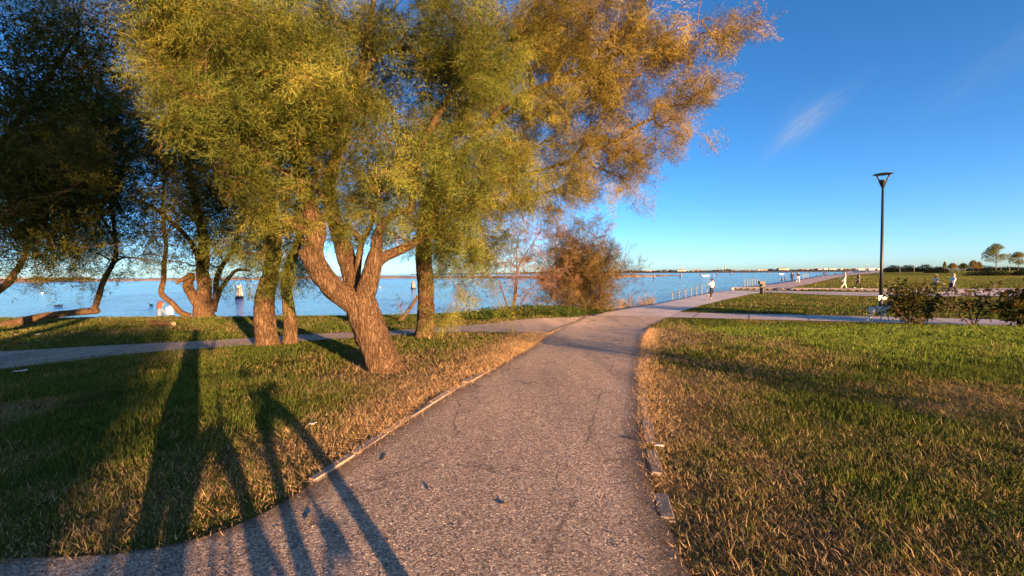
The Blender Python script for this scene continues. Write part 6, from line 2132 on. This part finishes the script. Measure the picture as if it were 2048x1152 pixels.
def finish_people():
    dg = bpy.context.evaluated_depsgraph_get()
    dg.update()
    done = []
    for tmp, root, V, E, T, mats, hair, H in PENDING:
        me = bpy.data.meshes.new_from_object(tmp.evaluated_get(dg))
        me.name = 'body'
        n = len(me.polygons)
        cen = np.zeros(n * 3); me.polygons.foreach_get('center', cen); cen = cen.reshape(-1, 3)
        # nearest bone segment decides what is worn there
        best = np.full(n, 1e9); lab = np.zeros(n, int)
        keys = ['skin', 'top', 'bottom', 'shoe']
        for a, b in E:
            d = V[b] - V[a]; t = np.clip(((cen - V[a]) @ d) / (d @ d + 1e-12), 0, 1)
            dist = np.linalg.norm(cen - V[a] - t[:, None] * d, axis=1)
            m = dist < best; best[m] = dist[m]
            lab[m] = np.where(t[m] < .55, keys.index(T[a]), keys.index(T[b]))
        me.materials.clear()
        for k in keys:
            me.materials.append(M['skin'] if k == 'skin' else mats[k])
        me.polygons.foreach_set('material_index', lab.astype(np.int32))
        me.update()
        link('body', me, root)
        hc = V[6]; r = .062 * H
        hm = MB()
        style = hair[1]
        if style != 'none':
            hm.ball(hc + np.array([0, -.018 * H, .014 * H]), (r * 1.02, r * 1.05, r * 1.0), 14, 10)
            if style == 'tail':
                hm.tube([hc + np.array([0, -.07 * H, .02 * H]), hc + np.array([0, -.095 * H, -.01 * H]), hc + np.array([.01 * H, -.085 * H, -.06 * H])], [.02 * H, .022 * H, .008 * H], 8)
            if style == 'bun':
                hm.ball(hc + np.array([0, -.06 * H, .05 * H]), .032 * H)
            if style == 'long':
                hm.tube([hc + np.array([0, -.035 * H, .01 * H]), hc + np.array([0, -.05 * H, -.05 * H]), hc + np.array([0, -.055 * H, -.12 * H]), hc + np.array([0, -.05 * H, -.17 * H])], [.055 * H, .060 * H, .055 * H, .025 * H], 12)
            hm.build('hair', hair[0], root, True)
        fc = MB()
        for s in (-1, 1):
            fc.ball(hc + np.array([s * .022 * H, .053 * H, .0]), .007 * H, 6, 5)
        fc.build('eyes', M['eye'], root, True)
        nz = MB().tube([hc + np.array([0, .050 * H, .004 * H]), hc + np.array([0, .068 * H, -.020 * H]), hc + np.array([0, .052 * H, -.026 * H])], [.006 * H, .010 * H, .006 * H], 6)
        for s in (-1, 1):
            nz.ball(hc + np.array([s * .058 * H, 0, -.006 * H]), (.008 * H, .014 * H, .02 * H), 6, 5)
        nz.build('nose_and_ears', M['skin'], root, True)
        MB().box(hc + np.array([0, .053 * H, -.040 * H]), (.026 * H, .008 * H, .005 * H)).build('mouth', cloth('brown', None), root)
        bpy.data.objects.remove(tmp, do_unlink=True)
    PENDING.clear()


def person(label, px, py, z, H, rz, pose, top, bottom, shoe, hair, group=None, loc=None):
    if loc is None:
        x, y = flat(px, py, z); loc = (x, y, z)
    foot = 0.0
    V, E, R, T = skeleton(pose)
    low = min(V[i][2] - R[i] for i in range(len(V)) if T[i] == 'shoe')
    r = thing('person', label, 'person', (loc[0], loc[1], loc[2] - low * H + .03), rz, group)
    queue_person(r, pose, H, dict(top=cloth(top, None), bottom=cloth(bottom, None), shoe=cloth(shoe, None)), hair)
    return r


walkR = dict(legs=((.42, .12, .03), (-.36, .30, .03)), arms=((-.35, .25, .12), (.38, .35, .12)), lean=.06)
walkL = dict(legs=((-.36, .30, .03), (.42, .12, .03)), arms=((.38, .35, .12), (-.35, .25, .12)), lean=.05)
stand = dict(legs=((.12, .05, .05), (-.10, .08, .05)), arms=((.1, .2, .14), (-.05, .2, .14)), lean=.02)
hd = (M['hair_dark'], 'short')
J = dict(legs=((-.25, 1.35, .02), (.18, .10, .02)), arms=((-.35, 1.7, .25), (.35, 1.75, .25)), lean=.10, bare_ankle=True, foot_follow=True, cross=.35)
person('jogger in a white t-shirt and black leggings running towards the viewer on the quay', 1423, 600.2, LOW_Z + .02, 1.66, math.pi + .15, J, 'white', 'black', 'pink', (M['hair_dark'], 'tail'))
person('person in a black jacket over a white top, left of the walking couple', 1583.8, 565.2, UP_Z + .03, 1.70, math.pi - .2, dict(walkL, long_sleeve=True, fat=1.05), 'black', 'black', 'black', (M['hair_dark'], 'long'))
person('person in a black top and white trousers, right of the walking couple', 1596, 566.4, UP_Z + .03, 1.78, math.pi - .3, dict(walkR, fat=1.05), 'navy', 'white', 'white', hd)
person('person in a long cream outfit walking right along the upper walk', 1688.5, 578.6, UP_Z + .03, 1.68, -math.pi / 2 - .1, dict(walkR, long_sleeve=True, fat=1.12, arms=((-.5, -.2, .1), (-.45, -.2, .1))), 'cream', 'cream', 'brown', (M['hair_grey'], 'short'))
person('person in a grey jacket and black trousers behind the one in cream', 1716.5, 578.0, UP_Z + .03, 1.52, -math.pi / 2 + .1, dict(walkL, long_sleeve=True, fat=1.05), 'grey', 'black', 'white', (M['hair_dark'], 'long'))
person('woman with blond hair in a pale top half hidden by the dense shrub', 1871, 590.0, UP_Z - .15, 1.68, -math.pi / 2, dict(walkR, arms=((.9, .5, .1), (.5, .7, .1))), 'cream', 'green', 'black', (M['hair_blond'], 'bun'))
person('man in a pale blue shirt and dark trousers walking right', 1904, 591.0, UP_Z - .15, 1.75, -math.pi / 2, dict(walkL, long_sleeve=True, fat=1.2, lean=.16), 'paleblue', 'navy', 'black', (M['hair_grey'], 'short'))
FL = 'tiny distant walker far along the promenade'
for i, (px, py, tp, bt) in enumerate(((1647, 552.2, 'black', 'navy'), (1650.5, 552.0, 'grey', 'black'), (1670, 549.8, 'navy', 'black'), (1685, 549.2, 'black', 'grey'), (1689.5, 548.6, 'brown', 'black'), (1694, 548.2, 'black', 'navy'), (1697.5, 549.4, 'white', 'cream'), (1700.5, 548.0, 'navy', 'black'))):
    lab = {0: 'tiny dark walker on the promenade, nearest of the distant group', 2: 'tiny dark walker alone on the promenade between the near and the far groups', 6: 'tiny distant walker in white at the end of the promenade', 1: 'tiny grey walker beside the nearest dark distant walker', 3: 'leftmost tiny walker of the farthest group on the promenade', 4: 'tiny walker in brown within the farthest group on the promenade', 7: 'rightmost tiny walker of the farthest group on the promenade', 5: 'tiny walker in black amid the farthest group on the promenade'}.get(i, FL)
    person(lab, px, py, UP_Z + .03, 1.7, random.uniform(-3, 3), random.choice((walkL, walkR, stand)), tp, bt, 'black', hd, 'distant walkers on the promenade')


# couple sitting on the bank, seen from behind
def sit_pose(lean, twist=0):
    return dict(legs=((1.45, .9, .10), (1.40, 1.0, .10)), arms=((.5, .5, .15), (.6, .6, .15)), lean=lean, long_sleeve=True, fat=1.1)


Dc = ground_at(330, 631.5)[1] + .25
for px, top, lab, tp, hr, rz in ((317, 603.5, 'person with long auburn hair in a denim jacket sitting on the bank', 'denim', (M['hair_auburn'], 'long'), -.5), (340.5, 601.5, 'person in a white shirt sitting on the bank behind the slanting stem', 'white', (M['hair_dark'], 'short'), .15)):
    c = pt(px, top, Dc); H = 1.72
    r = thing('person', lab, 'person', (c[0], c[1], c[2] - .98 * H), rz, 'couple sitting on the bank')
    queue_person(r, sit_pose(.12), H, dict(top=cloth(tp, None), bottom=cloth('navy', None), shoe=cloth('black', None)), hr)

# the photographer, whose long shadow lies on the grass, and the bicycle alongside
PH = dict(legs=((.05, .03, .03), (-.05, .05, .03)), arms=((1.05, 1.35, .22), (1.05, 1.35, .22)), lean=.0, long_sleeve=True, fat=1.35, cross=.25)
person('photographer in a dark coat holding up a phone, standing behind the viewpoint', 0, 0, 0, 1.78, 0.0, PH, 'navy', 'black', 'black', hd, loc=(.02, -.50, float(G(.02, -.5))))
finish_people()
M['phone'] = simple('phone_black', (0.02, 0.02, 0.02), .3)
t_ = thing('phone', 'black phone held up by the photographer', 'phone', (0.0, -.06, 1.6), 0)
MB().box((0, 0, 0), (.16, .009, .076)).build('case', M['phone'], t_)
MB().box((0, -.0052, 0), (.15, .001, .07)).build('screen', M['glass'], t_)

M['bike'] = simple('bicycle_paint', (0.03, 0.05, 0.08), .35, .3)
M['rubber'] = simple('tyre_rubber', (0.02, 0.02, 0.02), .8)
bx_, by_ = .70, .02
bz = float(G(bx_, by_ - .5)) + .01
t_ = thing('bicycle', 'city bicycle standing beside the photographer, known by its shadow on the path', 'bicycle', (bx_, by_ - 1.03, bz), math.pi)
R_ = .355


def ring(c, r, tr, n=36, seg=8):
    V_, F_ = [], []
    for i in range(n):
        a = 2 * math.pi * i / n
        for j in range(seg):
            b = 2 * math.pi * j / seg
            V_.append((c[0] + tr * math.sin(b), c[1] + (r + tr * math.cos(b)) * math.cos(a), c[2] + (r + tr * math.cos(b)) * math.sin(a)))
    for i in range(n):
        for j in range(seg):
            F_.append((i * seg + j, ((i + 1) % n) * seg + j, ((i + 1) % n) * seg + (j + 1) % seg, i * seg + (j + 1) % seg))
    return V_, F_


for yc in (0.0, -1.05):
    w_ = MB(); w_.add(*ring((0, yc, R_), R_ - .03, .030)); wo_ = w_.build('wheel', M['rubber'], t_, True)
    sp = MB()
    for i in range(18):
        a = 2 * math.pi * i / 18
        sp.tube([(0, yc, R_), (0, yc + (R_ - .04) * math.cos(a), R_ + (R_ - .04) * math.sin(a))], .002, 4, False)
    sp.tube([(-.05, yc, R_), (.05, yc, R_)], .03, 8)
    sp.build('spokes', M['galv'], wo_)
    gd_ = MB()
    arc = [(0, yc + (R_ + .035) * math.cos(a), R_ + (R_ + .035) * math.sin(a)) for a in np.linspace(math.radians(20 if yc == 0 else 30), math.radians(200), 14)]
    gd_.tube(arc, .034, 6); gd_.build('mudguard', M['bike'], t_, True)
fr = MB()
st, sa, bb = (0, -.17, .86), (0, -.82, .86), (0, -.62, .30)
for a, b, r in (((0, -.15, .62), bb, .02), (bb, sa, .018), (bb, (0, -1.05, R_), .012), (sa, (0, -1.05, R_), .012), ((0, -.17, .78), (0, -.72, .55), .018), ((0, -.13, .60), st, .02)):
    fr.tube([a, b], r, 8)
fr.build('frame', M['bike'], t_, True)
MB().tube([(-.05, 0, R_), (-.05, -.12, .62)], .012, 6).tube([(.05, 0, R_), (.05, -.12, .62)], .012, 6).tube([(-.05, -.12, .62), (.05, -.12, .62)], .015, 6).build('fork', M['bike'], t_, True)
hb = MB().tube([st, (0, -.19, 1.02)], .014, 8)
hb.tube([(-.29, -.36, 1.03), (-.24, -.22, 1.06), (-.08, -.17, 1.04), (.08, -.17, 1.04), (.24, -.22, 1.06), (.29, -.36, 1.03)], .014, 8)
hb.build('handlebar', M['bike'], t_, True)
MB().tube([sa, (0, -.84, .97)], .013, 8).build('seat_post', M['galv'], t_)
MB().ball((0, -.93, .985), (.075, .10, .03)).tube([(0, -.90, .985), (0, -.70, .985)], [.035, .02], 8).build('saddle', M['rubber'], t_, True)
MB().box((0, -1.16, .80), (.13, .44, .05)).build('luggage_rack', M['bike'], t_)

# ------------------------------------------------------------------ spotted dog on the crossing path
dg_ = ground_at(1757, 643.2)
M['dog'] = None
m, nd, lk, b = new_mat('spotted_coat')
tcn = N(nd, 'ShaderNodeTexCoord')
vo = N(nd, 'ShaderNodeTexVoronoi', Scale=13.0)
lk.new(tcn.outputs['Object'], vo.inputs['Vector'])
r_ = ramp(nd, [(0.0, (0.02, 0.018, 0.018)), (0.37, (0.02, 0.018, 0.018)), (0.42, (0.85, 0.82, 0.77))])
lk.new(vo.outputs['Distance'], r_.inputs[0]); lk.new(r_.outputs[0], b.inputs['Base Color']); b.inputs['Roughness'].default_value = .8
DOG = [((-.36, 0, .58), .10, None), ((-.18, 0, .57), .115, 0), ((.08, 0, .56), .135, 1), ((.28, 0, .57), .125, 2), ((.42, 0, .68), .075, 3), ((.52, 0, .79), .07, 4), ((.60, 0, .80), .062, 5), ((.70, 0, .765), .040, 6), ((.76, 0, .755), .030, 7),
       ((-.46, 0, .60), .035, 0), ((-.60, 0, .58), .022, 9), ((-.74, 0, .63), .016, 10), ((-.86, 0, .66), .010, 11)]
dv = [np.array(p) for p, r, q in DOG]; dr = [r for p, r, q in DOG]; de = [(q, i) for i, (p, r, q) in enumerate(DOG) if q is not None]
for s, yy, ph in ((1, .08, .10), (-1, .08, -.10)):
    i = len(dv)          # hind leg
    for k, (p, r) in enumerate((((-.34, s * yy, .47), .085), ((-.27 + ph * .5, s * yy, .34), .05), ((-.42 + ph, s * yy, .19), .028), ((-.40 + ph * 1.3, s * yy, .05), .022), ((-.33 + ph * 1.3, s * yy, .02), .024))):
        dv.append(np.array(p)); dr.append(r); de.append((0 if k == 0 else i + k - 1, i + k))
    i = len(dv)          # fore leg
    for k, (p, r) in enumerate((((.28, s * yy, .42), .06), ((.25 - ph * .5, s * yy, .29), .036), ((.28 - ph, s * yy, .16), .026), ((.27 - ph * 1.3, s * yy, .05), .022), ((.33 - ph * 1.3, s * yy, .02), .024))):
        dv.append(np.array(p)); dr.append(r); de.append((3 if k == 0 else i + k - 1, i + k))
bm = bmesh.new(); ly = bm.verts.layers.skin.verify(); bv = []
for i, p in enumerate(dv):
    q = bm.verts.new(p); q[ly].radius = (dr[i], dr[i]); q[ly].use_root = (i == 2); bv.append(q)
for a, c in de:
    bm.edges.new((bv[a], bv[c]))
me = bpy.data.meshes.new('dog_skeleton'); bm.to_mesh(me); bm.free()
tmp = bpy.data.objects.new('dog_tmp', me); COL.objects.link(tmp)
sk = tmp.modifiers.new('skin', 'SKIN'); sk.use_smooth_shade = True
sb = tmp.modifiers.new('sub', 'SUBSURF'); sb.levels = 2; sb.render_levels = 2
dgr = bpy.context.evaluated_depsgraph_get(); dgr.update()
me2 = bpy.data.meshes.new_from_object(tmp.evaluated_get(dgr)); me2.materials.clear(); me2.materials.append(m)
bpy.data.objects.remove(tmp, do_unlink=True)
t_ = thing('dog', 'white dog with black spots on the crossing path by the lamp post', 'dog', (float(dg_[0]), float(dg_[1]), float(dg_[2]) + .02), -.05)
t_.scale = (.95, .95, .95)
link('body', me2, t_)
for s in (-1, 1):
    MB().tube([(.55, s * .055, .83), (.54, s * .085, .77), (.56, s * .085, .71)], [.02, .032, .012], 8).build('ear', M['hair_dark'], t_, True)

# ------------------------------------------------------------------ trees standing behind the viewpoint (their shade falls on the left)
_h = np.array([LIGHT[0], LIGHT[1]]); _h = _h / np.linalg.norm(_h)
_p = np.array([_h[1], -_h[0]])


def behind(s, u):
    q = _h * s + _p * u
    return float(q[0]), float(q[1]), float(G(q[0], q[1]))


def shade_tree(name, label, s, u, H, crown_lo, cw, n, seed, ll, lw, trunk_r, cat='tree', flatten=1.0):
    rs = np.random.RandomState(seed)
    b_ = behind(s, u)
    t_ = thing(name, label, cat, b_, 0)
    MB().tube([(0, 0, -.15), (.05, 0, crown_lo * .5), (-.05, .05, crown_lo + .1 * H), (0, 0, H * .8)], [trunk_r * 1.25, trunk_r, trunk_r * .75, trunk_r * .2], 14).build('trunk', M['bark'], t_, True)
    br = MB()
    cl = []
    for i in range(26):
        a_ = i * 2.4; z0 = crown_lo + (H - crown_lo) * rs.uniform(.05, .8)
        rr = cw * math.sqrt(max(.05, 1 - ((z0 - (H + crown_lo) / 2) / ((H - crown_lo) / 2)) ** 2)) * rs.uniform(.55, 1.0)
        e_ = np.array([math.cos(a_) * rr, math.sin(a_) * rr * flatten, z0 + .12 * (H - crown_lo)])
        br.tube([(0, 0, max(.2, z0 - .25 * (H - crown_lo))), e_ * np.array([.5, .5, 1]) - np.array([0, 0, .05 * H]), e_], [trunk_r * .3, trunk_r * .18, trunk_r * .05], 6)
        cl.append(e_); cl.append(e_ * np.array([.55, .55, 1.0]))
    br.build('branches', M['twig'], t_, True)
    cl = np.array(cl)
    P = cl[rs.randint(0, len(cl), n)] + rs.normal(size=(n, 3)) * cw * .22 * np.array([1, flatten, .8])
    P = P[P[:, 2] > .12]
    n = len(P)
    V = leaves(P, unit(rs.normal(size=(n, 3))), ll * rs.uniform(.6, 1.4, n), lw * rs.uniform(.6, 1.4, n), rs)
    C = np.repeat(np.array([(0.09, 0.11, 0.03)]) * rs.uniform(.6, 1.4, (n, 1)), 3, 0)
    link('crown', np_mesh('crown', V.reshape(-1, 3), np.arange(3 * n).reshape(-1, 3), M['leaf'], C), t_)
    return t_


shade_tree('tamarisk_tree', 'tall tamarisk standing behind the viewpoint, nearer one', -15, -4.4, 13, 5.0, 3.4, 24000, 301, .26, .12, .28)
shade_tree('tamarisk_tree', 'tall tamarisk standing behind the viewpoint, farther one', -17, -10.5, 13, 4.5, 3.6, 24000, 302, .26, .12, .28)
shade_tree('tamarisk_bush', 'wide bush standing behind the viewpoint', -8, -2.5, 2.6, .15, 1.95, 26000, 303, .16, .07, .06, 'shrub', 1.0)
shade_tree('tamarisk_bush', 'low bush standing behind the viewpoint at far left', -7, -6.0, 2.2, .2, 1.6, 11000, 304, .16, .07, .06, 'shrub', 1.0)
shade_tree('tamarisk_bush', 'small bush right of the viewpoint', -8, 7.0, 2.0, .3, .9, 900, 305, .14, .05, .02, 'shrub', .6)
